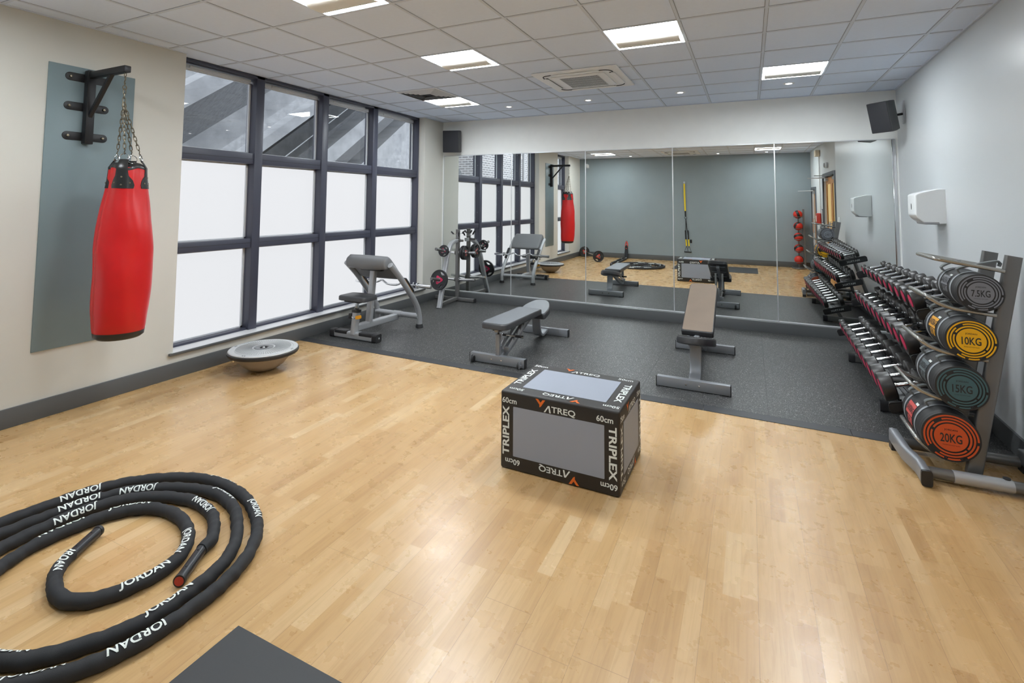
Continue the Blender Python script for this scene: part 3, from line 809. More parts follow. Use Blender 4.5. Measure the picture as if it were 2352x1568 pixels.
# ============================================================ BALANCE TRAINER
t = thing('balance_trainer', 'upside-down half-ball balance trainer with ribbed grey platform by the window wall', 'balance trainer', (-4.325, 3.60, 0))
MB().lathe([(0, .0005), (.07, .0), (.13, .018), (.19, .06), (.235, .115), (.262, .165)], 56).build('dome', mat('taupe_dome_rubber', rgb(150, 138, 124), .42), t)
MB().lathe([(.26, .158), (.318, .165), (.326, .178), (.326, .194), (.315, .2)], 64).build('platform_rim', M_RUBBER, t)
MB().lathe([(.315, .198), (.318, .205), (.312, .211), (.275, .212), (.272, .208), (.262, .208), (.258, .213), (.095, .216), (.09, .212), (0, .205)], 64).build('platform', mat('platform_grey', rgb(188, 190, 191), .38), t)
g = MB()
for i in range(72):
    a = 2 * PI * i / 72; g.add([(.105, -.0012, .2155), (.252, -.0022, .2135), (.252, .0022, .2135), (.105, .0012, .2155), (.105, -.0006, .218), (.252, -.001, .2162), (.252, .001, .2162), (.105, .0006, .218)],
        [(0, 3, 2, 1), (4, 5, 6, 7), (0, 1, 5, 4), (1, 2, 6, 5), (2, 3, 7, 6), (3, 0, 4, 7)], rot('Z', 360 * i / 72))
g.build('ribs', mat('platform_rib_grey', rgb(150, 152, 153), .45), t, smooth=False)
MB().lathe([(.088, .213), (.088, .218), (.078, .2185), (.05, .216), (.046, .211), (.03, .209), (0, .209)], 40).build('hub', mat('hub_grey', rgb(118, 120, 122), .4), t)
MB().lathe([(.0, .2095), (.033, .2095), (.036, .216), (.03, .2165), (.028, .211), (0, .2108)], 28).build('valve_ring', M_DARKSLOT, t)
MB().lathe([(0, .211), (.012, .211), (.01, .2175), (0, .2185)], 16).build('valve', M_WHITE, t)
for a in (-160, 20, -75):
    MB().box(.285, .30, -.016, -.006, .209, .2125, rot('Z', a)).box(.285, .30, .006, .016, .209, .2125, rot('Z', a)).build('grip_slot', M_DARKSLOT, t)

# ============================================================ ADJUSTABLE BENCHES
def pad(b, outline, thick, M, rnd=.012):
    """cushion: outline polygon with rolled edges"""
    n = len(outline); cx = sum(p[0] for p in outline) / n; cy = sum(p[1] for p in outline) / n
    rings = []
    for z_, s_ in ((0, .02), (.008, 0.0), (thick - .016, 0.0), (thick - .005, .006), (thick, .016)):
        ring = []
        for p in outline:
            d = Vector((p[0] - cx, p[1] - cy)); L = d.length; k = (L - s_) / L; ring.append((cx + d.x * k, cy + d.y * k, z_))
        rings.append(ring)
    vs = sum(rings, []); m = len(rings)
    fs = [(j * n + k, j * n + (k + 1) % n, (j + 1) * n + (k + 1) % n, (j + 1) * n + k) for j in range(m - 1) for k in range(n)]
    fs += [tuple(range(n - 1, -1, -1)), tuple((m - 1) * n + k for k in range(n))]
    return b.add(vs, fs, M)
def rounded_poly(pts, r, k=5):
    out = []; n = len(pts)
    rr = r if isinstance(r, list) else [r] * n
    for i in range(n):
        p0, p1, p2 = Vector(pts[i - 1]), Vector(pts[i]), Vector(pts[(i + 1) % n])
        a = (p0 - p1).normalized(); c = (p2 - p1).normalized(); ra = rr[i]
        for j in range(k + 1):
            f = j / k; s = p1 + a * ra; e = p1 + c * ra
            q = s * (1 - f) ** 2 + p1 * 2 * f * (1 - f) + e * f * f; out.append((q.x, q.y))
    return out
def make_bench(label, loc, rz, back_deg, top_mat, seat_mat):
    """local frame: +Y runs from the wheeled foot (y=0) to the plain foot (y=1.35)"""
    t = thing('weight_bench', label, 'weight bench', loc, rz, group='adjustable weight benches')
    def beam(y, name):
        b = MB(); b.box(-.305, .305, y - .03, y + .03, .006, .09); o = b.build(name, M_STEELB, t, bevel=.004)
        for s in (-1, 1):
            MB().box(min(s * .303, s * .311), max(s * .303, s * .311), y - .0305, y + .0305, .0, .0905).build('end_cap', M_RUBBER, o, bevel=.002)
            MB().box(min(s * .24, s * .29), max(s * .24, s * .29), y - .028, y + .028, 0, .008).build('rubber_pad', M_RUBBER, o)
        s_ = -1 if y < .5 else 1; c = MB()
        for x in (-.055, .055): c.lathe([(0, .008), (.008, .006), (.010, 0)], 10, tr(x, y + s_ * .03, .05) @ rot('X', 90 * (-s_)))
        c.build('bolt', M_CHROME, o); return o
    fa = beam(0, 'front_foot'); beam(1.35, 'rear_foot')
    for s in (-1, 1):
        w = MB(); x = s * .255
        w.lathe([(0, -.011), (.027, -.011), (.033, -.006), (.033, .006), (.027, .011), (0, .011)], 22, tr(x, -.052, .034) @ rot('Y', 90)); wo = w.build('wheel', M_RUBBER, t)
        MB().box(x + s * .013, x + s * .019, -.085, -.03, .012, .075).lathe([(0, .012), (.008, .011), (.009, 0)], 10, tr(x + s * .019, -.052, .036) @ rot('Y', 90 * s)).build('wheel_bracket', M_STEELB, wo, bevel=.002)
    # spine
    b = MB(); b.tube(smooth_path([(0, .03, .05), (0, .30, .12), (0, .78, .305), (0, .98, .345), (0, 1.06, .345)], .04), (.026, .038), 16, 'rect', up=(0, 0, 1)); b.build('spine', M_STEELB, t)
    b = MB(); b.tube(smooth_path([(0, 1.04, .345), (0, 1.05, .25), (0, 1.06, .16), (0, 1.095, .075), (0, 1.17, .038), (0, 1.25, .05), (0, 1.335, .062)], .02), (.052, .016), 16, 'rect', up=(0, 1, .2)); b.build('rear_leg', M_STEELB, t)
    # support post under the head end
    b = MB(); b.box(-.022, .022, -.01, .034, .088, .30); b.build('support_post', M_STEELB, t, bevel=.003)
    if back_deg < 10: MB().cyl((0, .012, .30), (0, .012, .345), .011, 12).build('support_rod', M_BLACKM, t)
    # notched adjuster plates
    for s in (-1, 1):
        x = s * .047; poly = [(.13, .13), (.19, .115), (.74, .325), (.70, .36)]
        up_ = []
        for i in range(5):
            f = i / 5; yy = .66 - .43 * f; zz = .345 - .165 * f; up_ += [(yy, zz), (yy - .035, zz - .035), (yy - .055, zz - .006)]
        poly += up_
        b = MB(); b.prism(poly, -.004, .004, tr(x, 0, 0) @ Matrix(((0, 0, 1, 0), (1, 0, 0, 0), (0, 1, 0, 0), (0, 0, 0, 1)))); b.build('adjuster_plate', M_STEEL, t)
    for s in (-1, 1): MB().box(min(s * .02, s * .075), max(s * .02, s * .075), .10, .15, .10, .15).build('adjuster_socket', M_STEELB, t, bevel=.006)
    b = MB(); b.cyl((-.10, .32, .215), (.14, .32, .215), .009, 12); bo = b.build('adjuster_pin', M_CHROME, t)
    MB().cyl((.055, .32, .215), (.125, .32, .215), .0145, 14).build('grip', M_RUBBER, bo)
    MB().cyl((-.095, .32, .215), (-.055, .32, .215), .0145, 14).build('grip', M_RUBBER, bo)
    MB().cyl((.125, .32, .215), (.15, .32, .215), .0155, 14).build('grip_end', M_CHROME, bo)
    # seat pad: trapezoid, wide at the hinge, nose pointing to the rear foot
    out = rounded_poly([(-.172, 0), (.172, 0), (.176, .20), (.085, .405), (-.085, .405), (-.176, .20)], [.03, .03, .10, .08, .08, .10])
    Ms = tr(0, .885, .282) @ rot('X', 13)
    seat = pad(MB(), out, .072, Ms).build('seat_pad', seat_mat, t, ang=50)
    MB().prism([(x * .93, .2 + (y - .2) * .94) for x, y in out], .0705, .0735, Ms).build('seat_top', top_mat if back_deg < 10 else seat_mat, seat)
    MB().box(-.05, .05, .03, .30, -.014, 0, Ms).build('seat_bracket', M_STEELB, seat, bevel=.003)
    # back pad
    Mb = tr(0, .862, .350) @ rot('X', -back_deg)
    out = rounded_poly([(-.135, -.985), (.135, -.985), (.147, -.90), (.147, 0), (-.147, 0), (-.147, -.90)], [.05, .05, .03, .02, .02, .03])
    bp = pad(MB(), out, .064, Mb).build('back_pad', seat_mat, t, ang=50)
    inner = [(x * .93, -.4925 + (y + .4925) * .975) for x, y in out]
    MB().prism(inner, .0625, .0655, Mb).build('top_cover', top_mat, bp)
    b = MB(); b.box(-.022, .022, -.9, -.02, -.04, 0, Mb)
    for y in (-.85, -.5, -.15): b.box(-.11, .11, y - .012, y + .012, -.012, .0, Mb)
    b.build('back_frame', M_STEELB, bp, bevel=.003)
    if back_deg > 10:
        for s in (-1, 1):
            p = Mb @ Vector((s * .052, -.50, -.03)); b = MB(); b.tube([p, p + Vector((0, .012, -.33))], (.014, .018), 10, 'rect'); so = b.build('strut', M_STEEL, bp)
        p = Mb @ Vector((0, -.50, -.03)); MB().cyl(p + Vector((-.085, 0, 0)), p + Vector((.085, 0, 0)), .008, 10).build('strut_pin', M_CHROME, bp)
    else:
        MB().box(-.05, .05, -.885, -.83, -.03, -.0, Mb).build('pad_block', M_RUBBER, bp, bevel=.003)
    return t
M_BROWN = mat('tan_brown_vinyl', rgb(128, 112, 98), .5, bump=.06, bscale=300, vary=.05, vscale=5)
make_bench('flat grey weight bench with its pad lowered, nearer the window wall', (-2.335, 4.785, MAT_T), 0, 1.0, M_VINYLT, M_VINYLB)
make_bench('weight bench with tan brown back pad raised to an incline, before the mirror', (-.483, 6.285, MAT_T), PI, 20.0, M_BROWN, M_VINYLD)

# ============================================================ PREACHER CURL BENCH
t = thing('preacher_bench', 'silver preacher curl bench with grey arm pad beside the window wall', 'curl bench', (-4.27, 4.85, MAT_T))
def pm(b, *a, **k): return b.build(*a, **k)
b = MB(); b.tube([(-.33, 0, .047), (.33, 0, .047)], (.045, .042), 20, 'rect', up=(0, 0, 1)); ff = b.build('front_foot', M_STEEL, t)
for s in (-1, 1):
    MB().tube([(s * .355, 0, .047), (s * .29, 0, .047)], (.052, .048), 20, 'rect').build('foot_cap', M_RUBBER, ff)
    MB().box(min(s * .09, s * .285), max(s * .09, s * .285), -.05, .045, .055, .096).build('foot_plate', M_VINYLD, ff, bevel=.01)
    MB().cyl((s * .355, 0, .05), (s * .361, 0, .05), .012, 12).build('cap_screw', M_CHROME, ff)
b = MB(); b.tube([(0, .02, .13), (0, .80, .115)], (.036, .04), 20, 'rect'); b.build('spine_tube', M_STEEL, t)
b = MB(); b.tube([(0, -.02, .06), (0, .015, .32)], (.032, .042), 18, 'rect', up=(0, 1, 0)); b.build('seat_post', M_STEEL, t)
MB().tube([(0, .012, .31), (0, .017, .345)], (.04, .05), 18, 'rect', up=(0, 1, 0)).build('post_collar', M_RUBBER, t)
MB().box(-.018, .018, 0, .038, .34, .46).build('seat_stem', M_CHROME, t, bevel=.003)
MB().box(-.095, -.04, -.025, .04, .235, .30).build('adjuster_box', M_RUBBER, t, bevel=.012)
lv = MB(); lv.tube(smooth_path([(-.03, -.03, .262), (.02, -.055, .255), (.06, -.06, .268)], .01), .006, 8); L_ = lv.build('seat_lever', M_CHROME, t)
MB().prism(rounded_poly([(-.01, -.018), (.075, -.018), (.075, .022), (-.01, .022)], .014), -.006, .006, tr(.065, -.062, .268) @ rot('X', 90) @ rot('Z', 14)).build('lever_grip', mat('amber_grip', rgb(232, 160, 30), .4), L_)
out = rounded_poly([(-.205, -.13), (.205, -.13), (.205, .13), (.06, .16), (-.06, .16), (-.205, .13)], [.05, .05, .04, .02, .02, .04])
pad(MB(), out, .06, tr(0, .03, .455)).build('seat', M_VINYLB, t, ang=50)
MB().box(-.12, .12, -.07, .12, .44, .456).build('seat_plate', M_RUBBER, t, bevel=.003)
# main post to the arm pad
b = MB(); b.tube([(0, .24, .13), (0, .315, .80)], (.037, .033), 20, 'rect', up=(0, 1, 0)); b.build('main_post', M_STEEL, t)
for s in (-1, 1):
    xx = s * .345; b = MB()
    b.tube(smooth_path([(xx, .20, .875), (xx, .40, .70), (xx, .60, .49), (xx, .72, .36), (xx, .80, .24), (xx, .835, .12), (xx, .84, .03)], .03), (.034, .036), 18, up=(0, 1, 1)); leg = b.build('side_rail', M_STEEL, t)
    MB().lathe([(0, 0), (.05, 0), (.05, .02), (.042, .045), (0, .045)], 22, tr(xx, .84, 0)).build('foot', M_RUBBER, leg)
    # wear plate + J hook
    d = Vector((0, .20, -.21)).normalized(); nrm = Vector((0, d.z * -1, d.y)); 
    c = Vector((xx, .545, .55)) + nrm * .036
    q = Matrix((Vector((1, 0, 0)), d, nrm)).transposed().to_4x4()
    MB().box(-.013, .013, -.125, .125, -.002, .0055, Matrix.Translation(c) @ q).build('amber_strip', mat('amber_strip', rgb(214, 150, 60), .5), leg, smooth=False)
    MB().box(-.026, .026, -.13, .13, .005, .028, Matrix.Translation(c) @ q).build('wear_plate', M_RUBBER, leg, bevel=.006)
    hk = MB(); hk.tube([(xx + s * .0, .615, .50), (xx + s * .0, .655, .51), (xx + s * .0, .70, .60)], (.016, .006), 10, 'rect', up=(1, 0, 0)); hk.build('bar_hook', M_CHROME, leg)
b = MB(); b.tube([(-.345, .81, .15), (.345, .81, .15)], (.034, .034), 18); b.build('rear_crossbar', M_STEEL, t)
MB().tube([(-.05, .81, .15), (.08, .81, .15)], .0385, 18).build('clamp_sleeve', M_STEEL, t)
# arm pad: thick rolled cushion sloping away from the seat
prof_ = [(-.07, -.058), (-.09, -.01), (-.08, .045), (-.04, .075), (.01, .078), (.17, -.075), (.255, -.175), (.24, -.21), (.20, -.205), (.09, -.10), (.0, -.02), (-.04, -.06)]
sm = smooth_path([(0, p[0], p[1]) for p in prof_], .012, closed=True); n = len(sm); vs = []; sl = [(-.312, .80), (-.306, .94), (-.29, 1.0), (-.15, 1.02), (0, 1.03), (.15, 1.02), (.29, 1.0), (.306, .94), (.312, .80)]
cy = sum(p.y for p in sm) / n; cz = sum(p.z for p in sm) / n
for x_, k_ in sl:
    for p in sm:
        zz = cz + (p.z - cz) * k_; yy = cy + (p.y - cy) * k_
        low = max(0, (-.04 - p.z)) if p.y < .02 else 0
        zz -= low * .6 * (1 - (x_ / .31) ** 2) ** 1 if low > 0 else 0
        vs.append((x_, yy + .225, zz + .885))
fs = [(j * n + k, j * n + (k + 1) % n, (j + 1) * n + (k + 1) % n, (j + 1) * n + k) for j in range(len(sl) - 1) for k in range(n)] + [tuple(range(n)), tuple((len(sl) - 1) * n + k for k in range(n - 1, -1, -1))]
MB().add(vs, fs).build('arm_pad', M_VINYL, t, ang=50)
MB().box(-.16, .16, .25, .38, .78, .80, Matrix.Identity(4)).build('pad_plate', M_VINYLD, t, bevel=.004)

# EZ curl bar resting on the hooks
t = thing('curl_bar', 'chrome cambered curl bar resting on the hooks of the preacher bench', 'barbell', (-4.255, 5.525, .578))
pts = [(-.40, 0, 0), (-.30, 0, 0), (-.24, 0, .01), (-.17, 0, .035), (-.10, 0, -.002), (-.04, 0, -.012), (.04, 0, -.012), (.10, 0, -.002), (.17, 0, .035), (.24, 0, .01), (.30, 0, 0), (.40, 0, 0)]
MB().tube(smooth_path(pts, .02), .0135, 12).build('shaft', M_CHROME, t)
for s in (-1, 1):
    o_ = MB().cyl((s * .405, 0, 0), (s * .61, 0, 0), .025, 22).build('sleeve', M_CHROME, t)
    MB().cyl((s * .395, 0, 0), (s * .41, 0, 0), .038, 24).build('collar', M_CHROME, o_)
    MB().cyl((s * .609, 0, 0), (s * .613, 0, 0), .014, 14).build('sleeve_end', M_STEELD, o_)

# ============================================================ PLATE TREE + PLATES
TX, TY = -4.41, 7.475
t = thing('plate_tree', 'grey steel weight plate tree in the corner by the mirror', 'plate rack', (TX, TY, MAT_T))
MB().tube([(0, 0, .03), (0, 0, 1.19)], (.030, .030), 18, 'rect', up=(0, 1, 0)).build('post', M_STEELD, t)
pth = smooth_path([(.055, -.64, .0), (.04, -.52, .33), (.025, -.40, .68), (.015, -.335, .82), (-.0, -.25, .93), (-.01, -.14, .985), (-.01, -.03, 1.0), (-.01, .06, 1.0)], .03)
MB().tube(pth, (.037, .03), 18, 'rect', up=(0, -1, .3)).build('front_leg', M_STEEL, t)
MB().tube([(-.43, 0, .035), (.34, 0, .035)], (.028, .03), 16, 'rect').build('foot_bar', M_STEELD, t)
MB().tube([(.345, 0, .035), (.325, 0, .035)], (.031, .033), 16, 'rect').build('end_cap', M_RUBBER, t)
MB().tube([(.045, -.60, .05), (0, -.02, .05)], (.024, .028), 16, 'rect').build('spine_tube', M_STEELD, t)
MB().tube([(-.05, .0, 1.005), (.115, -.03, 1.005)], .019, 14).build('top_arm', M_STEELD, t)
MB().cyl((0, 0, 1.015), (0, 0, 1.05), .027, 20).build('chrome_sleeve', M_CHROME, t)
pegs = {}
for s in (-1, 1):
    for z in (.80, .355):
        o_ = MB().cyl((s * .03, 0, z), (s * .335, 0, z + .012), .0235, 20).build('plate_peg', M_CHROME, t)
        MB().cyl((s * .025, 0, z), (s * .045, 0, z), .036, 20).build('peg_flange', M_STEELD, o_)
for (y, z) in ((-.42, .855), (-.535, .415)):
    MB().cyl((.04, y + .06, z - .01), (.026, y - .29, z + .062), .0235, 20).build('plate_peg', M_STEELD, t)

def weight_plate(label, R, w, colm, loc, axis, spin=0, group='rubber weight plates on the plate tree'):
    t = thing('weight_plate', label, 'weight plate', loc, group=group)
    q = Vector((0, 0, 1)).rotation_difference(Vector(axis).normalized()); t.rotation_mode = 'QUATERNION'
    from mathutils import Quaternion
    t.rotation_quaternion = q @ Quaternion((0, 0, 1), spin)
    h = w / 2
    MB().lathe([(R * .80, -h * .8), (R * .97, -h), (R, -h * .6), (R, h * .6), (R * .97, h), (R * .80, h * .8), (R * .80, -h * .8)], 48).build('rim', M_RUBBER, t)
    # three-cornered web joined to the rim
    poly = []
    for i in range(3):
        a = 2 * PI * i / 3 + PI / 2
        for da, rr in ((-.55, .84), (0, .86), (.55, .84), (.78, .62), (PI / 3, .52), (2 * PI / 3 - .78, .62)): poly.append((R * rr * math.cos(a + da), R * rr * math.sin(a + da)))
    wb = MB()
    n = len(poly); inner = [(.026 * math.cos(math.atan2(p[1], p[0])), .026 * math.sin(math.atan2(p[1], p[0]))) for p in poly]
    for zz in (-h * .7, h * .7):
        wb.add([(p[0], p[1], zz) for p in poly] + [(p[0], p[1], zz) for p in inner], [(k, (k + 1) % n, n + (k + 1) % n, n + k) for k in range(n)])
    wb.add([(p[0], p[1], -h * .7) for p in poly] + [(p[0], p[1], h * .7) for p in poly], [(k, (k + 1) % n, n + (k + 1) % n, n + k) for k in range(n)])
    wb.build('web', M_RUBBER, t)
    tri = []
    for i in range(3):
        a = 2 * PI * i / 3 + PI / 2
        tri += [(R * .47 * math.cos(a - .16), R * .47 * math.sin(a - .16)), (R * .47 * math.cos(a + .16), R * .47 * math.sin(a + .16))]
    tri = rounded_poly(tri, R * .07, 3); n = len(tri); rad = .031
    for s in (-1, 1):
        z0 = s * h * .74
        inner = [(rad * p[0] / math.hypot(*p), rad * p[1] / math.hypot(*p)) for p in tri]
        MB().add([(p[0], p[1], z0) for p in tri] + [(p[0], p[1], z0) for p in inner] + [(p[0], p[1], s * h * .6) for p in tri],
                 [(k, (k + 1) % n, n + (k + 1) % n, n + k) for k in range(n)] + [(k, (k + 1) % n, 2 * n + (k + 1) % n, 2 * n + k) for k in range(n)]).build('colour_insert', colm, t, smooth=False)
    MB().lathe([(.0245, -h * .8), (.033, -h * .8), (.033, h * .8), (.0245, h * .8), (.0245, -h * .8)], 24).build('hub_ring', M_CHROME, t)
    return t
zz = MAT_T
weight_plate('large black plate with pink centre low on the front of the plate tree', .158, .035, M_PINK, (TX + .036, TY - .62, .443 + zz * 0), (-.04, -1, .21), .55)
weight_plate('small black plate with pink centre high on the front of the plate tree', .094, .030, M_PINK, (TX + .036, TY - .50, .883), (-.04, -1, .21), .3)
weight_plate('small plate with red centre outermost on the upper right peg of the plate tree', .118, .032, M_RED, (TX + .155, TY, .818), (1, 0, .04), .2)
weight_plate('small plate innermost on the upper right peg, against the tree post', .118, .032, M_RED, (TX + .112, TY, .817), (1, 0, .04), .9)
def collar_clip(label, loc, rz):
    t = thing('spring_collar', label, 'bar collar', loc, rz, group='spring collars on top of the plate tree')
    c = MB()
    pts = [(.036 * math.cos(a), .036 * math.sin(a), .004 * a) for a in [i * PI / 8 for i in range(0, 34)]]
    pts = [(.07, -.05, .02)] + pts + [(.05, .06, .06)]
    c.tube(pts, .0032, 7).build('spring', M_CHROME, t)
    MB().tube([(.062, -.045, .02), (.095, -.068, .085)], (.009, .012), 10, 'rect').build('grip', M_RUBBER, t)
    MB().tube([(.045, .055, .058), (.075, .085, .10)], (.009, .012), 10, 'rect').build('grip', M_RUBBER, t)
    return t
collar_clip('black-gripped spring collar over the top of the plate tree post', (TX, TY, 1.075), -.3)
collar_clip('lower spring collar on the plate tree post with its grips to the left', (TX, TY, 1.064), PI - .4)
# ============================================================ DUMBBELL RACK
TIERS = [(1.205, .985, 6.86, 4.86, .050, .081), (1.145, .690, 6.86, 4.80, .067, .095), (1.000, .345, 6.87, 4.79, .077, .101)]   # x, z of handle centre, first/last y, head radius small/large
TILT = 16
t = thing('dumbbell_rack', 'three-tier dark grey dumbbell rack along the right wall', 'dumbbell rack', (1.2, 5.85, MAT_T))
def L(x, y, z): return (x - 1.2, y - 5.85, z - MAT_T)
for yy in (5.16, 6.60):
    b = MB(); b.tube([L(.93, yy, .055), L(1.56, yy, .055)], (.03, .036), 18, 'rect'); f_ = b.build('foot', M_STEELD, t)
    MB().tube([L(.905, yy, .055), L(.96, yy, .055)], (.034, .04), 18, 'rect').box(.93 - 1.2, 1.02 - 1.2, yy - 5.85 - .03, yy - 5.85 + .03, 0, .01).build('foot_cap', M_VINYLD, f_)
    b = MB(); b.tube([L(1.545, yy, .07), L(1.285, yy, .93)], (.03, .022), 18, 'rect', up=(1, 0, .2)); b.build('upright', M_STEELD, t)
    b = MB(); b.tube([L(1.13, yy, .07), L(1.04, yy, .25)], (.022, .022), 14, 'rect', up=(1, 0, 0)); b.tube([L(1.00, yy, .262), L(1.50, yy, .27)], (.022, .022), 14); b.tube([L(1.14, yy, .60), L(1.40, yy, .61)], (.022, .022), 14); b.tube([L(1.2, yy, .895), L(1.31, yy, .895)], (.02, .02), 14); b.build('tier_arm', M_STEELD, t)
b = MB(); b.tube([L(1.5, 5.16, .2), L(1.5, 6.60, .2)], (.022, .026), 14, 'rect'); b.build('back_rail', M_STEELD, t)
Rt = rot('Y', -TILT)
for (x, z, ya, yb, ra, rb) in TIERS:
    ym = (ya + yb) / 2 - 5.85; hl = (ya - yb) / 2 + .16
    T = tr(*L(x, 0, z)[:1], 0, L(x, 0, z)[2]) if False else Matrix.Translation((x - 1.2, ym, z - MAT_T)) @ Rt
    dz = -(ra + rb) / 2 - .004
    b = MB(); b.box(-.085, .085, -hl, hl, dz - .012, dz - .006, T)
    b.box(-.09, -.08, -hl, hl, dz - .022, dz + .02, T).box(.08, .09, -hl, hl, dz - .022, dz + .02, T).box(-.02, -.012, -hl, hl, dz - .006, dz + .004, T).box(.012, .02, -hl, hl, dz - .006, dz + .004, T)
    tray = b.build('tier_tray', M_BLACKM, t, bevel=.0015)
    for s in (-1, 1):
        e = MB(); M2 = T @ tr(0, s * (hl + .004), dz - .01) @ rot('X', 90)
        e.prism(rounded_poly([(-.16, -.03), (.16, -.03), (.165, .028), (.15, .045), (-.15, .045), (-.165, .028)], .012, 3), -.004, .004, M2)
        ep = e.build('end_plate', M_BLACKM, t, bevel=.002)
        tx = MB(); put_text(tx, 'MATRIX', .034, T @ tr(0, s * (hl + .0088), dz - .004) @ rot('Z', 180 if s > 0 else 0) @ rot('X', 90), bold=.02, xs=1.25)
        flat(tx, 'lettering', M_GREYP, ep)
    for i in range(10):
        y = ya + (yb - ya) * i / 9 - (ya + yb) / 2; s_ = MB()
        r = ra + (rb - ra) * i / 9
        for xx in (-.078, .078):
            s_.prism([(-.085, dz), (.085, dz), (.10, dz + .028), (.05, dz + .012), (0, dz + .006), (-.05, dz + .012), (-.10, dz + .028)], -.012, .012, T @ tr(xx, y, 0) @ Matrix(((0, 0, 1, 0), (1, 0, 0, 0), (0, 1, 0, 0), (0, 0, 0, 1))))
        s_.build('saddle', M_BLACKM, tray, smooth=False)

def dumbbell(label, group, loc, r, hw):
    t = thing('dumbbell', label, 'dumbbell', loc, group=group)
    t.rotation_euler = (0, -math.radians(TILT), 0)
    hh = .067                        # half of the visible handle
    ax = rot('Y', 90)
    b = MB()
    b.lathe([(.0, -hh - .01), (.0175, -hh - .01), (.0175, -hh + .012), (.0135, -hh + .016), (.0145, -.03), (.0150, 0), (.0145, .03), (.0135, hh - .016), (.0175, hh - .012), (.0175, hh + .01), (0, hh + .01)], 16, ax)
    b.build('handle', M_CHROME, t)
    for s in (-1, 1):
        M_ = rot('Y', 90 * s) @ tr(0, 0, hh)
        c = .22
        hd = MB().lathe([(0, -.001), (r * .55, -.001), (r * .93, .004), (r, .012), (r, hw - .010), (r * .96, hw - .002), (r * .86, hw), (r * .80, hw - .004), (0, hw - .004)], 32, M_).build('head', M_HEAD, t)
        MB().lathe([(0, hw - .0035), (r * .56, hw - .0035), (r * .58, hw - .001), (r * .44, hw + .001), (0, hw + .001)], 28, M_).build('disc', M_PINK, hd)
        if s < 0:
            pass
    return t
ORD = ['first', 'second', 'third', 'fourth', 'fifth', 'sixth', 'seventh', 'eighth', 'ninth', 'tenth']
for ti, (x, z, ya, yb, ra, rb) in enumerate(TIERS):
    tn = ['top', 'middle', 'bottom'][ti]
    for i in range(10):
        f = i / 9; r = ra + (rb - ra) * f; hw = .044 + .034 * f + .006 * ti
        extra = ', smallest of its row' if i == 0 else (', next to the sandbags' if i == 9 else '')
        lab = f'{ORD[i]} dumbbell from the mirror on the {tn} rack tier{extra}'
        dumbbell(lab, f'dumbbells on the {tn} tier', (x, ya + (yb - ya) * f, z), r, hw)

# ============================================================ SANDBAG RACK
t = thing('sandbag_rack', 'grey steel rack with leaning twin posts holding four sandbags by the right wall', 'sandbag rack', (1.2, 4.2, 0))
def L2(x, y, z): return (x - 1.2, y - 4.2, z)
def px(z): return 1.165 + .178 * z
POSTY = (4.125, 4.46)
for yy, nm in zip(POSTY, ('near', 'far')):
    b = MB(); b.tube([L2(px(.05), yy, .05), L2(px(1.36), yy, 1.36)], (.022, .038), 20, 'rect', up=(1, 0, 0)); b.build('post', M_STEELD, t)
    fy = 4.02 if yy < 4.3 else 4.42
    b = MB(); b.tube([L2(.90, fy + .015, .05), L2(1.53, fy + .03, .05)], (.032, .032), 18); b.build('foot_tube', M_STEELD, t)
b = MB(); b.tube([L2(px(.05) - .12, 4.035, .05), L2(px(.05) + .15, 4.045, .05)], .036, 18); b.build('foot_sleeve', M_STEEL, t)
b = MB(); b.cyl(L2(1.30, 4.05, .075), L2(1.30, 4.05, .092), .018, 14); b.build('sleeve_plug', M_RUBBER, t)
def side(x0, k):
    b = MB(); b.tube([L2(x0, 3.93, .055), L2(x0, 4.06, .06), L2(x0 - k * .045, 4.17, .085), L2(x0 - k * .05, 4.46, .085)], (.026, .045), 18, 'rect', up=(0, 0, 1)); o_ = b.build('side_beam', M_STEELB, t)
    c = MB(); c.tube([L2(x0, 3.918, .053), L2(x0, 3.935, .055)], (.028, .047), 18, 'rect', up=(0, 0, 1)); c.build('end_cap', M_RUBBER, o_)
    c = MB(); c.box(*[v for v in (x0 - k * .05 - .025 - 1.2, x0 - k * .05 + .025 - 1.2, .20, .27, 0, .045)]); c.build('floor_pad', M_RUBBER, o_)
side(.905, 1); side(1.515, 0)
# crossbar joining the posts at the base, and cradle arms
b = MB(); b.box(px(.1) - 1.2 - .02, px(.1) - 1.2 + .02, POSTY[0] - 4.2, POSTY[1] - 4.2, .09, .13); b.build('post_crossbar', M_STEELD, t)
LEV = [.145, .455, .735, 1.005, 1.270]
for i, z in enumerate(LEV):
    xp = px(z) - .036; up_ = .075
    y0, y1 = POSTY[0] - .02, POSTY[1] + .02
    tipx = xp - (.29 if i else .20)
    if i == 0: q = [(0, 0), (-.16, -.005), (-.215, .03), (-.25, .07)]
    elif i == 4: q = [(0, 0), (-.16, .028), (-.27, .048), (-.325, .058)]
    else: q = [(0, 0), (-.20, .022), (-.275, .050), (-.325, .090)]
    pp = [Vector(L2(xp + u, y0, z + w_)) for u, w_ in q] + [Vector(L2(xp + u, y1, z + w_)) for u, w_ in reversed(q)]
    p = []
    for j_, P_ in enumerate(pp):      # round each bend a little
        if j_ in (0, len(pp) - 1): p.append(P_); continue
        A_ = P_ + (pp[j_ - 1] - P_).normalized() * .03; B_ = P_ + (pp[j_ + 1] - P_).normalized() * .03
        for f_ in (0, .25, .5, .75, 1): p.append(A_ * (1 - f_) ** 2 + P_ * 2 * f_ * (1 - f_) + B_ * f_ * f_)
    b = MB(); b.tube(p, .0125, 12); b.build('cradle_arm', M_ARM, t)

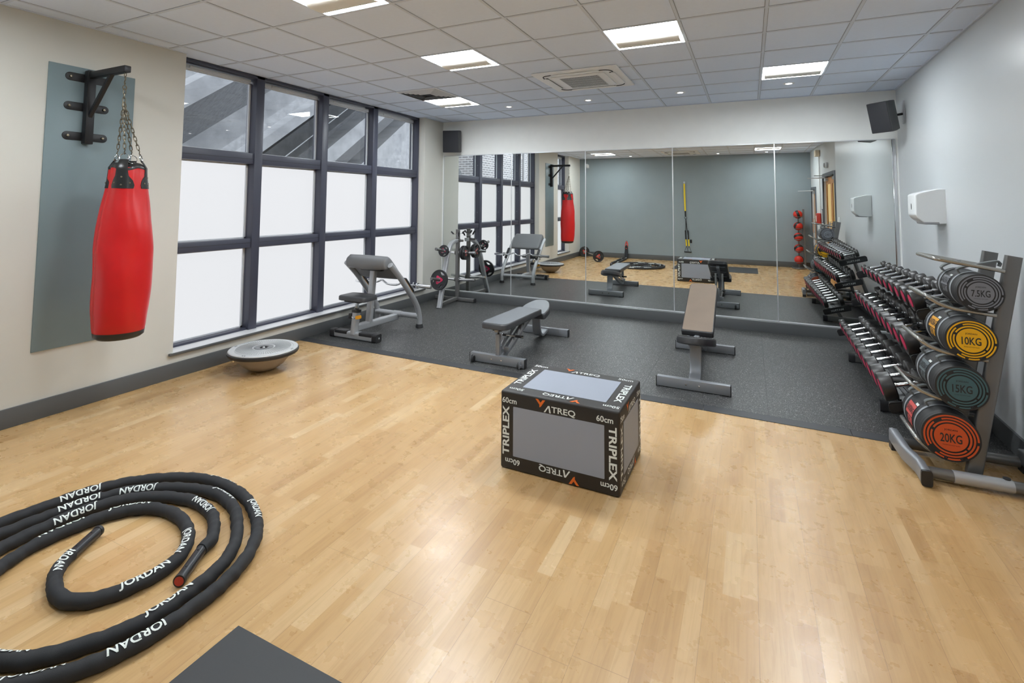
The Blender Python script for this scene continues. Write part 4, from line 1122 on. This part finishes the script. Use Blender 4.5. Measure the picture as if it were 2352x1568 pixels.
def arc_strip(b, r0, r1, a0, a1, y, k=None):
    """flat annular strip facing -Y"""
    n = max(6, int((a1 - a0) / .12)); vs = []
    for i in range(n + 1):
        a = a0 + (a1 - a0) * i / n
        vs += [(r0 * math.cos(a), y, r0 * math.sin(a)), (r1 * math.cos(a), y, r1 * math.sin(a))]
    b.add(vs, [(2 * i, 2 * i + 1, 2 * i + 3, 2 * i + 2) for i in range(n)])
def sandbag(label, weight, R, loc, colr, patch, Lb, twist=0):
    t = thing('sandbag', label, 'sandbag', loc, group='sandbags on the rack')
    t.rotation_euler = (0, math.radians(twist), math.radians(-1.0))
    cyl = rot('X', -90)
    b = MB(); N = 64; prof = [(0, .004), (R * .86, .002), (R * .97, .006), (R, .018), (R * 1.01, .05)]
    for i in range(1, 9): z_ = .05 + (Lb - .10) * i / 9; prof.append((R * (1.005 + .012 * math.sin(i * 2.1)), z_))
    prof += [(R, Lb - .04), (R * .97, Lb - .012), (R * .85, Lb), (0, Lb)]
    b.lathe(prof, N, cyl); b.build('bag_body', mat('sandbag_fabric', rgb(40, 40, 42), .6, bump=.2, bscale=500), t, ang=50)
    MB().lathe([(R * .90, -.0005), (R * .985, .0015), (R * 1.0, .02), (R * 1.012, .045), (R * 1.0, .046), (R * .9, .012)], N, cyl).build('end_rim', M_BAGBLK if False else M_RUBBER, t)
    m = mat(f'print_{weight}', colr, .5)
    d = MB(); y = -.0012
    arc_strip(d, 0.0001, R * .56, 0, 2 * PI, y)
    P2 = PI / 180
    arc_strip(d, R * .60, R * .655, 105 * P2, 435 * P2, y) if False else None
    # three broken rings
    arc_strip(d, R * .615, R * .685, -35 * P2, 150 * P2, y); arc_strip(d, R * .615, R * .685, 205 * P2, 315 * P2, y) if False else None
    arc_strip(d, R * .62, R * .685, 160 * P2, 318 * P2, y)
    arc_strip(d, R * .735, R * .80, -120 * P2, 112 * P2, y); arc_strip(d, R * .735, R * .80, 135 * P2, 210 * P2, y)
    arc_strip(d, R * .85, R * .915, -2 * P2, 212 * P2, y); arc_strip(d, R * .85, R * .915, 232 * P2, 292 * P2, y); arc_strip(d, R * .85, R * .915, 305 * P2, 350 * P2, y)
    disc = d.build('face_print', m, t, smooth=False)
    tb = MB(); F = tr(0, -.0022, 0) @ rot('X', 90)
    for a_ in ((weight, R * (.78 if len(weight) > 4 else .72), R * .36, F @ tr(0, -R * .03, 0), .014), ('JORDAN', R * .44, R * .095, F @ tr(0, R * .30, 0), .01), ('PLEASE DO NOT SLAM', R * .56, R * .04, F @ tr(0, -R * .31, 0))):
        tb = MB(); put_fit(tb, *a_); flat(tb, 'lettering', M_RUBBER, disc)
    d2 = dup(disc); d2.location = (0, Lb, 0); d2.rotation_euler = (0, 0, PI)
    g = MB()
    for a_ in (-103, -68): g.torus((R * .86 * math.cos(math.radians(a_)), -.001, R * .86 * math.sin(math.radians(a_))), R * .04, .004, axis=(0, 1, 0), n=14, m=6)
    g.build('eyelet', M_BLACKM, t)
    for yy in (Lb * .27, Lb * .80):
        MB().lathe([(R * 1.014, yy - .012), (R * 1.024, yy - .012), (R * 1.024, yy + .012), (R * 1.014, yy + .012)], N, cyl).build('reflective_band', mat('reflective_tape', rgb(158, 162, 168), .45, .2), t)
    # patches on the side that faces the room
    def onbag(a, u, lift): return ((R * 1.02 + lift) * math.cos(a), u, (R * 1.02 + lift) * math.sin(a))
    def patch_mesh(a0, a1, u0, u1, lift, nm, mm, par):
        vs = []; n = 8
        for i in range(n + 1):
            a = a0 + (a1 - a0) * i / n; vs += [onbag(a, u0, lift), onbag(a, u1, lift)]
        return MB().add(vs, [(2 * i, 2 * i + 1, 2 * i + 3, 2 * i + 2) for i in range(n)]).build(nm, mm, par, smooth=True)
    mp = mat(f'patch_{weight}', patch, .55)
    A = math.radians(158 - twist)
    p1 = patch_mesh(A - .28, A + .26, Lb * .40, Lb * .70, .0012, 'label_patch', mp, t)
    p2 = patch_mesh(A + .30, A + .62, Lb * .40, Lb * .60, .0012, 'label_patch', mp, t)
    MBw = patch_mesh(A - .42, A - .31, Lb * .40, Lb * .50, .0012, 'small_tag', M_PRINT, t)
    for s_, aa, uc, par in (('SANDBAG', A, Lb * .55, p1), ('PRO', A + .46, Lb * .50, p2)):
        v, f = text2d(s_, .030, .012, 1.0, .01); rr = R * 1.02 + .0022
        vs = [((rr) * math.cos(aa - p[1] * 2.0 / rr * .9), uc - p[0] * 1.0, (rr) * math.sin(aa - p[1] * 2.0 / rr * .9)) for p in v]
        MB().add(vs, f).build('lettering', M_DARKSLOT, par, smooth=False)
    # carry straps
    st = mat('grey_webbing', rgb(112, 117, 118), .75)
    for (u, a_, L_, hgt, dirx) in ((Lb * .27, 108, .17, .030, 1), (Lb * .80, 118, .07, .035, -1)):
        aa = math.radians(a_); p0 = Vector(onbag(aa, u, .003)); up_ = Vector((math.cos(aa), 0, math.sin(aa))); sd = Vector((math.sin(aa), 0, -math.cos(aa)))
        pts = [p0 - sd * .03, p0 + up_ * hgt * .8 - sd * .035, p0 + up_ * hgt + sd * .02, p0 + up_ * hgt * .75 + sd * L_, p0 + up_ * .004 + sd * (L_ * .9 + .01) - up_ * .012]
        b = MB(); b.tube(smooth_path(pts, .012), (.019, .006), 8, 'rect', up=tuple(up_)); b.build('carry_strap', st, t)
    return t
SB = [('7.5KG', .112, 1.232, 1.005, rgb(124, 126, 134), rgb(120, 122, 128), .42, 'sandbag with grey 7.5KG end disc, top one on the rack'),
      ('10KG', .126, 1.178, .735, rgb(238, 178, 12), rgb(226, 162, 48), .45, 'sandbag with yellow 10KG end disc, second from the top'),
      ('15KG', .130, 1.125, .455, rgb(66, 98, 104), rgb(98, 108, 112), .47, 'sandbag with teal 15KG end disc, second from the bottom'),
      ('20KG', .144, 1.062, .145, rgb(206, 84, 38), rgb(208, 88, 84), .49, 'sandbag with orange 20KG end disc, lowest on the rack')]
for w_, R, x, z, c_, p_, Lb, lab in SB:
    zc_ = {'7.5KG': 1.137, '10KG': .851, '15KG': .562, '20KG': .262}[w_]
    sandbag(lab, w_, R, (x, 4.07, zc_), c_, p_, Lb)

# ============================================================ PLYOMETRIC BOX
BXW, BXD, BXH = .75, .60, .474
t = thing('plyo_box', 'black soft plyometric box with grey panels and white lettering on the wood floor', 'exercise box', (-1.4326 + BXW / 2, 2.985 + BXD / 2, 0), -.0066)
MB().box(-BXW / 2, BXW / 2, -BXD / 2, BXD / 2, .002, BXH).build('cover', M_BOXB, t, bevel=.014, seg=4, ang=70)
def face(W, Hh, lab, M, mx, mz, sc=1.0):
    """print layout of one face, repeated after half a turn; M maps (u, v, 0) centred on the face"""
    MB().prism(rounded_poly([(-W / 2 + mx, -Hh / 2 + mz), (W / 2 - mx, -Hh / 2 + mz), (W / 2 - mx, Hh / 2 - mz), (-W / 2 + mx, Hh / 2 - mz)], .004, 2), -.003, .0012, M).build('grey_panel', M_BOXG, t, smooth=False)
    for k in (0, 180):
        o_ = MB()
        Q = M @ rot('Z', k) @ tr(0, 0, .0016)
        for u_, v_, t_, w2, h2, rz_ in ((-W / 2 + .062, Hh / 2 - .054, lab, .098, .034, 0), (W / 2 - .085, Hh / 2 - .054, lab, .098, .034, 0), (-W / 2 + mx * .44, -.0, 'TRIPLEX', min(Hh - .178, .32), .045, 90), (.040 * sc, Hh / 2 - .062, 'TREQ', .150 * sc, .042 * sc, 0)):
            lt_ = MB(); put_fit(lt_, t_, w2, h2, Q @ tr(u_, v_, 0) @ rot('Z', rz_), bold=.028 if t_ == 'TRIPLEX' else .016); flat(lt_, 'lettering', M_PRINT, t)
        u0 = -.056 * sc
        s = sc
        ax_ = u0 - .028 * s; az = Hh / 2 - .062
        lam = MB()
        for poly in ([(ax_, az - .020 * s), (ax_ + .028 * s, az + .021 * s), (ax_ + .037 * s, az + .021 * s), (ax_ + .010 * s, az - .020 * s)],
                     [(ax_ + .028 * s, az + .021 * s), (ax_ + .038 * s, az + .021 * s), (ax_ + .046 * s, az - .020 * s), (ax_ + .036 * s, az - .020 * s)]):
            lam.add([(p[0], p[1], 0) for p in poly], [(0, 1, 2, 3)], Q)
        flat(lam, 'lettering', M_PRINT, t)
        ox, oz = ax_ - .024 * s, az + .026 * s
        for poly in ([(ox - .030 * s, oz + .024 * s), (ox - .012 * s, oz + .024 * s), (ox + .006 * s, oz + .002 * s), (ox - .002 * s, oz - .010 * s)],
                     [(ox - .004 * s, oz - .024 * s), (ox + .006 * s, oz - .018 * s), (ox + .034 * s, oz + .024 * s), (ox + .016 * s, oz + .022 * s), (ox - .004 * s, oz - .006 * s)]):
            o_.add([(p[0], p[1], 0) for p in poly], [tuple(range(len(poly)))], Q)
        flat(o_, 'logo', M_ORANGE, t)
e_ = .0006
Fx = tr(0, -BXD / 2 - e_, BXH / 2) @ rot('X', 90)
face(BXW, BXH, '60cm', Fx, .088, .088)
face(BXW, BXH, '60cm', rot('Z', 180) @ Fx, .088, .088)
face(BXD, BXH, '75cm', tr(BXW / 2 + e_, 0, BXH / 2) @ rot('Z', 90) @ rot('X', 90), .095, .09, .95)
face(BXD, BXH, '75cm', tr(-BXW / 2 - e_, 0, BXH / 2) @ rot('Z', -90) @ rot('X', 90), .095, .09, .95)
face(BXW, BXD, '50cm', tr(0, 0, BXH + e_), .105, .105)

# ============================================================ BATTLE ROPE
RR = .0285
s1 = [(-2.815,1.335),(-2.78,1.28),(-2.70,1.225),(-2.6,1.19),(-2.51,1.19),(-2.43,1.235),(-2.38,1.31),(-2.35,1.41),(-2.355,1.52),(-2.41,1.61),(-2.51,1.685),(-2.66,1.735),(-2.82,1.73),(-2.94,1.665),(-3.01,1.56),(-3.04,1.44),(-3.05,1.33),(-3.03,1.22),(-2.96,1.10),(-2.82,.99),(-2.62,.92),(-2.48,.92),(-2.39,.945),(-2.31,.99),(-2.23,1.08),(-2.16,1.19),(-2.122,1.31),(-2.122,1.46),(-2.145,1.59),(-2.21,1.71),(-2.33,1.82),(-2.5,1.92),(-2.72,1.955),(-2.94,1.895),(-3.12,1.775),(-3.22,1.62),(-3.265,1.43),(-3.29,1.26),(-3.30,.9),(-3.315,.3),(-3.33,-.1),(-3.345,-.32)]
s2 = [(-2.325,1.63),(-2.35,1.695),(-2.43,1.765),(-2.55,1.83),(-2.74,1.855),(-2.93,1.80),(-3.07,1.70),(-3.145,1.57),(-3.165,1.44),(-3.17,1.32),(-3.155,1.2),(-3.08,1.02),(-2.90,.88),(-2.65,.80),(-2.43,.82),(-2.27,.89),(-2.15,1.0),(-2.07,1.13),(-2.035,1.27),(-2.03,1.4),(-2.04,1.53),(-2.09,1.68),(-2.19,1.82),(-2.34,1.93),(-2.55,2.015),(-2.8,2.035),(-3.02,1.975),(-3.23,1.82),(-3.335,1.64),(-3.375,1.46),(-3.40,1.3),(-3.42,.9),(-3.42,.3),(-3.415,-.1),(-3.405,-.32)]
rope3 = [(x, y, RR) for x, y in s1] + [(-3.352, -.40, .09), (-3.36, -.455, .24), (-3.367, -.465, .345), (-3.38, -.462, .375), (-3.393, -.465, .345), (-3.40, -.455, .24), (-3.404, -.40, .09)] + [(x, y, RR) for x, y in reversed(s2)]
path = smooth_path(rope3, .012)
acc = [0.0]
for i in range(1, len(path)): acc.append(acc[-1] + (path[i] - path[i - 1]).length)
TOT = acc[-1]
random.seed(3); ph = [random.uniform(0, 6.28) for _ in range(8)]
def wr(s):   # wrinkles of the sleeve
    return 1 + .07 * math.sin(s * 62 + 1.7 * math.sin(s * 11 + ph[0])) + .05 * math.sin(s * 117 + 2 * math.sin(s * 17 + ph[1])) + .02 * math.sin(s * 31 + ph[2])
t = thing('battle_rope', 'thick black sleeved battle rope coiled in the left foreground with white lettering', 'rope', (-2.7, 1.45, 0))
OFS = Vector((-2.7, 1.45, 0))
N = 18; b = MB(); vs = []
tang = [(path[min(i + 1, len(path) - 1)] - path[max(i - 1, 0)]).normalized() for i in range(len(path))]
sides = []
for i, p in enumerate(path):
    T_ = tang[i]; sd = T_.cross(Vector((0, 0, 1)))
    sd = sd.normalized() if sd.length > .2 else (sides[-1] if sides else Vector((1, 0, 0))); 
    if sides and sd.dot(sides[-1]) < 0: sd = -sd
    up_ = sd.cross(T_).normalized(); sides.append(sd)
    for k in range(N):
        a = 2 * PI * k / N; s = acc[i]
        r = RR * (1 + (wr(s + .004 * k) - 1) * (.45 + .55 * abs(math.sin(a * .5 + 3 * math.sin(s * 2.1)))))
        if abs(a - PI * .62) < .16: r *= 1.03
        q = p + sd * (r * math.cos(a)) + up_ * (min(r, RR * 1.06) * math.sin(a)); vs.append(tuple(q - OFS if q.z > .0008 else Vector((q.x, q.y, .0008)) - OFS))
m_ = len(path)
fs = [(i * N + k, i * N + (k + 1) % N, (i + 1) * N + (k + 1) % N, (i + 1) * N + k) for i in range(m_ - 1) for k in range(N)] + [tuple(range(N)), tuple((m_ - 1) * N + k for k in range(N))]
b.add(vs, fs); rope = b.build('rope_sleeve', M_ROPE, t, ang=75)
def at_s(s):
    lo, hi = 0, len(acc) - 1
    while hi - lo > 1:
        md = (lo + hi) // 2
        if acc[md] <= s: lo = md
        else: hi = md
    f = (s - acc[lo]) / max(1e-9, acc[hi] - acc[lo]); f = min(1, max(0, f))
    return path[lo].lerp(path[hi], f), tang[lo].lerp(tang[hi], f).normalized(), sides[lo].lerp(sides[hi], f).normalized()
def rope_text(s, ang, flip=False, size=.044):
    v, f = text2d('JORDAN', size, .022, 1.08, .009); vs = []
    for p in v:
        u, w = (p[0], p[1]) if not flip else (-p[0], -p[1])
        c, T_, sd = at_s(s + u); up_ = sd.cross(T_).normalized(); a = ang + w / (RR * 1.0)
        r = RR * 1.055 + .0006
        q = c + sd * (r * math.cos(a)) + up_ * (r * math.sin(a)); vs.append(tuple(q - OFS))
    return vs, f
def s_near(x, y, strand=None):
    best = None
    for i, p in enumerate(path):
        if strand and not (strand[0] <= acc[i] <= strand[1]): continue
        d = (p.x - x) ** 2 + (p.y - y) ** 2
        if best is None or d < best[0]: best = (d, acc[i])
    return best[1]
TXT = [(-2.79, 1.30, 95, 0), (-2.352, 1.40, 75, 0), (-2.42, 1.62, 110, 1), (-2.122, 1.36, 95, 0), (-2.052, 1.20, 92, 0), (-2.62, 1.855, 85, 1), (-2.36, 1.925, 95, 0), (-2.62, 1.95, 60, 1), (-3.10, 1.79, 125, 0),
       (-3.16, 1.50, 50, 1), (-2.95, 1.665, 75, 1), (-3.05, 1.40, 60, 0), (-3.24, 1.56, 110, 0), (-2.40, .945, 120, 0), (-2.20, .945, 60, 1), (-2.36, .85, 92, 0), (-2.75, 2.03, 130, 0), (-3.34, 1.62, 60, 1), (-3.3, 1.1, 90, 0), (-3.31, .5, 90, 1), (-3.41, .8, 90, 0), (-3.42, .1, 90, 1), (-3.33, -.1, 100, 0), (-2.68, .94, 90, 0), (-2.72, .81, 90, 1)]
w_ = MB()
for x, y, a, fl_ in TXT:
    vs, fs = rope_text(s_near(x, y), math.radians(a), bool(fl_)); flat(MB().add(vs, fs), 'lettering', M_PRINT, rope)
for (x, y), (tx_, ty_), red in (((-2.815, 1.335), (-2.905, 1.49), 0), ((-2.325, 1.63), (-2.222, 1.462), 1)):
    b = MB(); b.tube([Vector((x, y, .028)) - OFS, Vector((tx_, ty_, .028)) - OFS], .0235, 20); h_ = b.build('hand_grip', mat('shrink_tube', rgb(36, 37, 40), .35), t)
    dd = (Vector((tx_, ty_, 0)) - Vector((x, y, 0))).normalized()
    MB().cyl(Vector((tx_, ty_, .028)) - OFS - dd * .012, Vector((tx_, ty_, .028)) - OFS + dd * .003, .0255, 22).build('end_cap', M_RUBBER, h_)
    if red: MB().cyl(Vector((tx_, ty_, .028)) - OFS + dd * .0032, Vector((tx_, ty_, .028)) - OFS + dd * .0042, .0195, 22).build('end_disc', M_RED, h_)
    rv = MB()
    for f in (.18, .72): c = Vector((x, y, .051)).lerp(Vector((tx_, ty_, .051)), f) - OFS; rv.lathe([(0, .003), (.0035, .002), (.0045, 0)], 8, Matrix.Translation(c))
    rv.build('rivet', M_BLACKM, h_)
t = thing('rope_anchor', 'red strap anchor holding the battle rope on the slate wall', 'anchor', (-3.38, YB, .20))
MB().tube(smooth_path([(0, .012, .30), (-.028, .02, .25), (-.03, .05, .12), (0, .078, .10), (.03, .05, .12), (.028, .02, .25)], .02, closed=True), (.014, .004), 8, 'rect', closed=True, up=(0, 1, 0)).build('strap', M_RED, t)
MB().box(-.025, .025, 0, .012, .25, .33).build('wall_plate', M_STEELD, t, bevel=.003)

# floor mat under the viewer
t = thing('floor_mat', 'large dark grey exercise mat on the wood floor at the bottom edge', 'exercise mat', (-.83, .85, 0))
MB().box(-.985, .985, -.59, .59, 0, .008).build('mat', M_YMAT, t, bevel=.003)

# ============================================================ THINGS SEEN IN THE MIRROR
t = thing('barbell', 'chrome barbell lying on the floor in the corner below the slate wall', 'barbell', (-4.28, .28, .158))
d_ = Vector((.54, .84, 0)).normalized()
MB().cyl(-d_ * .62, d_ * .62, .013, 12).build('shaft', M_CHROME, t)
for s in (-1, 1): MB().cyl(d_ * s * .60, d_ * s * .88, .025, 18).build('sleeve', M_CHROME, t)
weight_plate('red-centred weight plate on the near end of the floor barbell', .158, .05, M_RED, tuple(Vector((-4.28, .28, .158)) + d_ * .74), tuple(d_), .9, group='plates on the floor barbell')
weight_plate('weight plate on the corner end of the floor barbell', .158, .05, M_RED, tuple(Vector((-4.28, .28, .158)) - d_ * .66), tuple(-d_), .2, group='plates on the floor barbell')

t = thing('suspension_trainer', 'yellow and black suspension trainer straps hanging on the slate wall', 'suspension trainer', (-1.70, YB, .28))
b = MB(); b.torus((0, .02, 1.99), .02, .005, axis=(0, 1, 0), n=14, m=6); b.box(-.02, .02, 0, .015, 1.97, 2.03); b.build('wall_hook', M_CHROME, t)
MB().tube([(0, .022, 1.97), (.012, .022, 1.4), (.02, .022, 1.17)], (.022, .004), 8, 'rect', up=(0, 1, 0)).build('yellow_strap', M_YEL, t)
b = MB(); b.tube([(.02, .022, 1.18), (.025, .025, 1.02)], (.02, .01), 8, 'rect', up=(0, 1, 0)); b.torus((.03, .03, .98), .035, .005, axis=(0, 1, 0), n=16, m=6); b.build('carabiner', M_BLACKM, t)
for s, xo in ((-1, .03), (1, .10)):
    b = MB(); b.tube([(.03, .03, .96), (xo * .7 + .01, .03, .5), (xo, .03, .42)], (.009, .003), 8, 'rect', up=(0, 1, 0)); b.tube([(xo - .012 + .0, .035, .62), (xo, .035, .30)], (.018, .006), 8, 'rect', up=(0, 1, 0)); sp = b.build('black_strap', M_BLACKM, t)
    MB().tube([(xo, .04, .36), (xo + .012, .04, .17)], (.018, .009), 8, 'rect', up=(0, 1, 0)).build('yellow_grip', M_YEL, sp)
    b = MB(); b.tube([(xo + .012, .04, .17), (xo - .05, .05, .0), (xo + .075, .05, .0), (xo + .012, .04, .17)], .004, 6); b.cyl((xo - .05, .05, 0), (xo + .075, .05, 0), .014, 10); b.build('handle', M_BLACKM, sp)
MB().box(.14, .19, .03, .05, .26, .36).build('strap_tab', M_BLACKM, t, bevel=.01)

t = thing('ball_rack', 'tall grey steel rack with five medicine balls by the slate wall', 'ball rack', (1.14, -.26, 0))
MB().tube([(.13, 0, .03), (.115, 0, 1.55)], (.022, .022), 14, 'rect').build('post', M_STEELD, t)
MB().tube([(0, -.08, .03), (0, -.08, 1.30)], .018, 12).build('rear_post', M_STEELD, t)
b = MB(); b.torus((-.01, 0, .02), .155, .016, n=32, m=8); b.build('base_ring', M_STEELD, t)
BZ = [1.41, 1.105, .825, .525, .235]
for z in BZ:
    b = MB(); b.torus((-.01, 0, z - .065), .095, .009, n=28, m=8); b.tube([(.085, 0, z - .065), (.12, 0, z - .065)], .009, 8); b.tube([(0, -.075, z - .065), (0, -.10, z - .065)], .009, 8); b.build('holder_ring', M_STEELD, t)
BL = ['topmost red and black medicine ball on the tall rack', 'second red and black medicine ball from the top of the rack', 'middle red and black medicine ball of the five on the rack', 'second red and black medicine ball from the bottom of the rack', 'lowest red and black medicine ball on the tall rack']
for i, z in enumerate(BZ):
    b = MB(); R = .108; pr_ = [(R * math.cos(a), R * math.sin(a)) for a in [-PI / 2 + PI * k / 20 for k in range(21)]]; pr_[0] = (0, -R); pr_[-1] = (0, R)
    b.lathe(pr_, 32); o_ = b.build('medicine_ball', M_BALL); o_.location = (1.13, -.26, z); o_.rotation_euler = (.4 * i, .7 * i + .3, 1.1 * i)
    tag(o_, BL[i], 'medicine ball', 'medicine balls on the tall rack')

# ============================================================ WALL SPEAKERS AND HAND TOWEL DISPENSER
def speaker(label, loc, rz, pitch, size, roll=0, arm=None):
    w, d, h = size
    t = thing('wall_speaker', label, 'speaker', loc, group='black wall speakers')
    t.rotation_euler = (pitch, roll, rz)
    # cabinet tapers to the back
    a = .74
    vs = [(-w/2, -d/2, -h/2), (w/2, -d/2, -h/2), (w/2, -d/2, h/2), (-w/2, -d/2, h/2), (-w/2, -d/2 + .07, -h/2), (w/2, -d/2 + .07, -h/2), (w/2, -d/2 + .07, h/2), (-w/2, -d/2 + .07, h/2),
          (-w/2 * a, d/2, -h/2 * .96), (w/2 * a, d/2, -h/2 * .96), (w/2 * a, d/2, h/2 * .96), (-w/2 * a, d/2, h/2 * .96)]
    MB().add(vs, [(0, 1, 2, 3), (0, 4, 5, 1), (1, 5, 6, 2), (2, 6, 7, 3), (3, 7, 4, 0), (4, 8, 9, 5), (5, 9, 10, 6), (6, 10, 11, 7), (7, 11, 8, 4), (8, 11, 10, 9)]).build('cabinet', M_SPEAKB, t, bevel=.008, seg=3)
    MB().box(-w/2 + .006, w/2 - .006, -d/2 - .006, -d/2 + .002, -h/2 + .006, h/2 - .006).build('grille', M_SPEAK, t, bevel=.005)
    b = MB(); b.cyl((0, d/2 - .01, 0), (0, d/2 + .06, .01), .016, 12); b.box(-.02, .02, d/2 + .03, d/2 + .055, -.05, .05); b.build('mount', M_BLACKM, t)
    return t
speaker('black wall speaker tilted forward in the right corner above the mirror', (1.405, 7.17, 2.675), -.80, .235, (.235, .17, .348))
t = thing('speaker_bracket', 'grey wall plate behind the right-hand speaker', 'wall bracket', (xr(7.28) - .002, 7.28, 2.73))
MB().box(-.02, 0, -.035, .035, -.13, .13).build('wall_plate', M_BEAD, t, bevel=.004)
MB().cyl((-.02, 0, -.02), (-.085, -.0, -.03), .014, 12).build('swivel_arm', M_BLACKM, t)
speaker('black wall speaker at the left end above the mirror panels', (-4.565, 7.535, 2.70), .03, .10, (.315, .17, .375), roll=.035)

t = thing('towel_dispenser', 'white plastic paper towel dispenser on the right wall', 'towel dispenser', (xr(6.08) - .004, 6.08, 1.475))
# side profile in (distance from wall, height), extruded along the wall
pf = rounded_poly([(0, .02), (0, .338), (.06, .338), (.195, .30), (.222, .285), (.222, .10), (.205, .065), (.155, .022), (.05, .018)], [.004, .004, .02, .012, .012, .015, .02, .015, .004], 5)
Mx = Matrix(((-1, 0, 0, 0), (0, 0, 1, 0), (0, 1, 0, 0), (0, 0, 0, 1)))
cxp = .0; czp = .18; lv_ = []
for u_, k_ in ((-.130, .935), (-.1285, .962), (-.1245, .982), (-.117, .994), (-.10, 1.0), (.10, 1.0), (.117, .994), (.1245, .982), (.1285, .962), (.130, .935)):
    lv_ += [(-(p[0] * k_), u_, czp + (p[1] - czp) * (1 - (1 - k_) * .6)) for p in pf]
n = len(pf); fs = [(j * n + k, j * n + (k + 1) % n, (j + 1) * n + (k + 1) % n, (j + 1) * n + k) for j in range(9) for k in range(n)] + [tuple(range(n)), tuple(9 * n + k for k in range(n - 1, -1, -1))]
MB().add(lv_, fs).build('cover', mat('gloss_white_plastic', rgb(236, 238, 238), .16), t, ang=9)
MB().box(-.165, -.045, -.132, .11, .012, .042).build('paper_tray', M_GREYP, t, bevel=.012)
MB().prism([(.013 * math.cos(a), .030 * math.sin(a)) for a in [2 * PI * k / 16 for k in range(16)]], -.001, .001, tr(-.2222, 0, .175) @ rot('Y', 90) @ rot('Z', 90)).build('level_window', M_DARKSLOT, t)

# ============================================================ CAMERA, SKY
cam = bpy.data.cameras.new('camera'); co = bpy.data.objects.new('camera', cam); col.objects.link(co)
yaw, pit, rol = .4587, .0619, -.0081
Rz = Matrix.Rotation(yaw, 3, 'Z'); Rx = Matrix.Rotation(pit, 3, 'X')
cr, sr = math.cos(rol), math.sin(rol)
Ry = Matrix(((cr, 0, sr), (0, 1, 0), (-sr, 0, cr)))
Mc = Rz @ Rx @ Ry
right, fwd, up = Mc.col[0], Mc.col[1], Mc.col[2]
R4 = Matrix((right, up, -fwd)).transposed().to_4x4()
co.matrix_world = Matrix.Translation((0, 0, 1.6541)) @ R4
cam.sensor_fit = 'HORIZONTAL'; cam.sensor_width = 36.0
cam.lens = 1174.6932 / 2352 * 36.0
cam.shift_x = (1176 - 1141.03) / 2352
cam.shift_y = -(784 - 392.56) / 2352
cam.clip_start = .05; cam.clip_end = 200
bpy.context.scene.camera = co

w = bpy.data.worlds.new('overcast_sky'); bpy.context.scene.world = w; w.use_nodes = True
bg = w.node_tree.nodes['Background']; bg.inputs['Color'].default_value = (.93, .96, 1.0, 1); bg.inputs['Strength'].default_value = 3.2

sc = bpy.context.scene
sc.view_settings.view_transform = 'Standard'; sc.view_settings.look = 'None'
sc.view_settings.exposure = 0.36; sc.view_settings.gamma = 1.0; sc.view_settings.use_curve_mapping = False
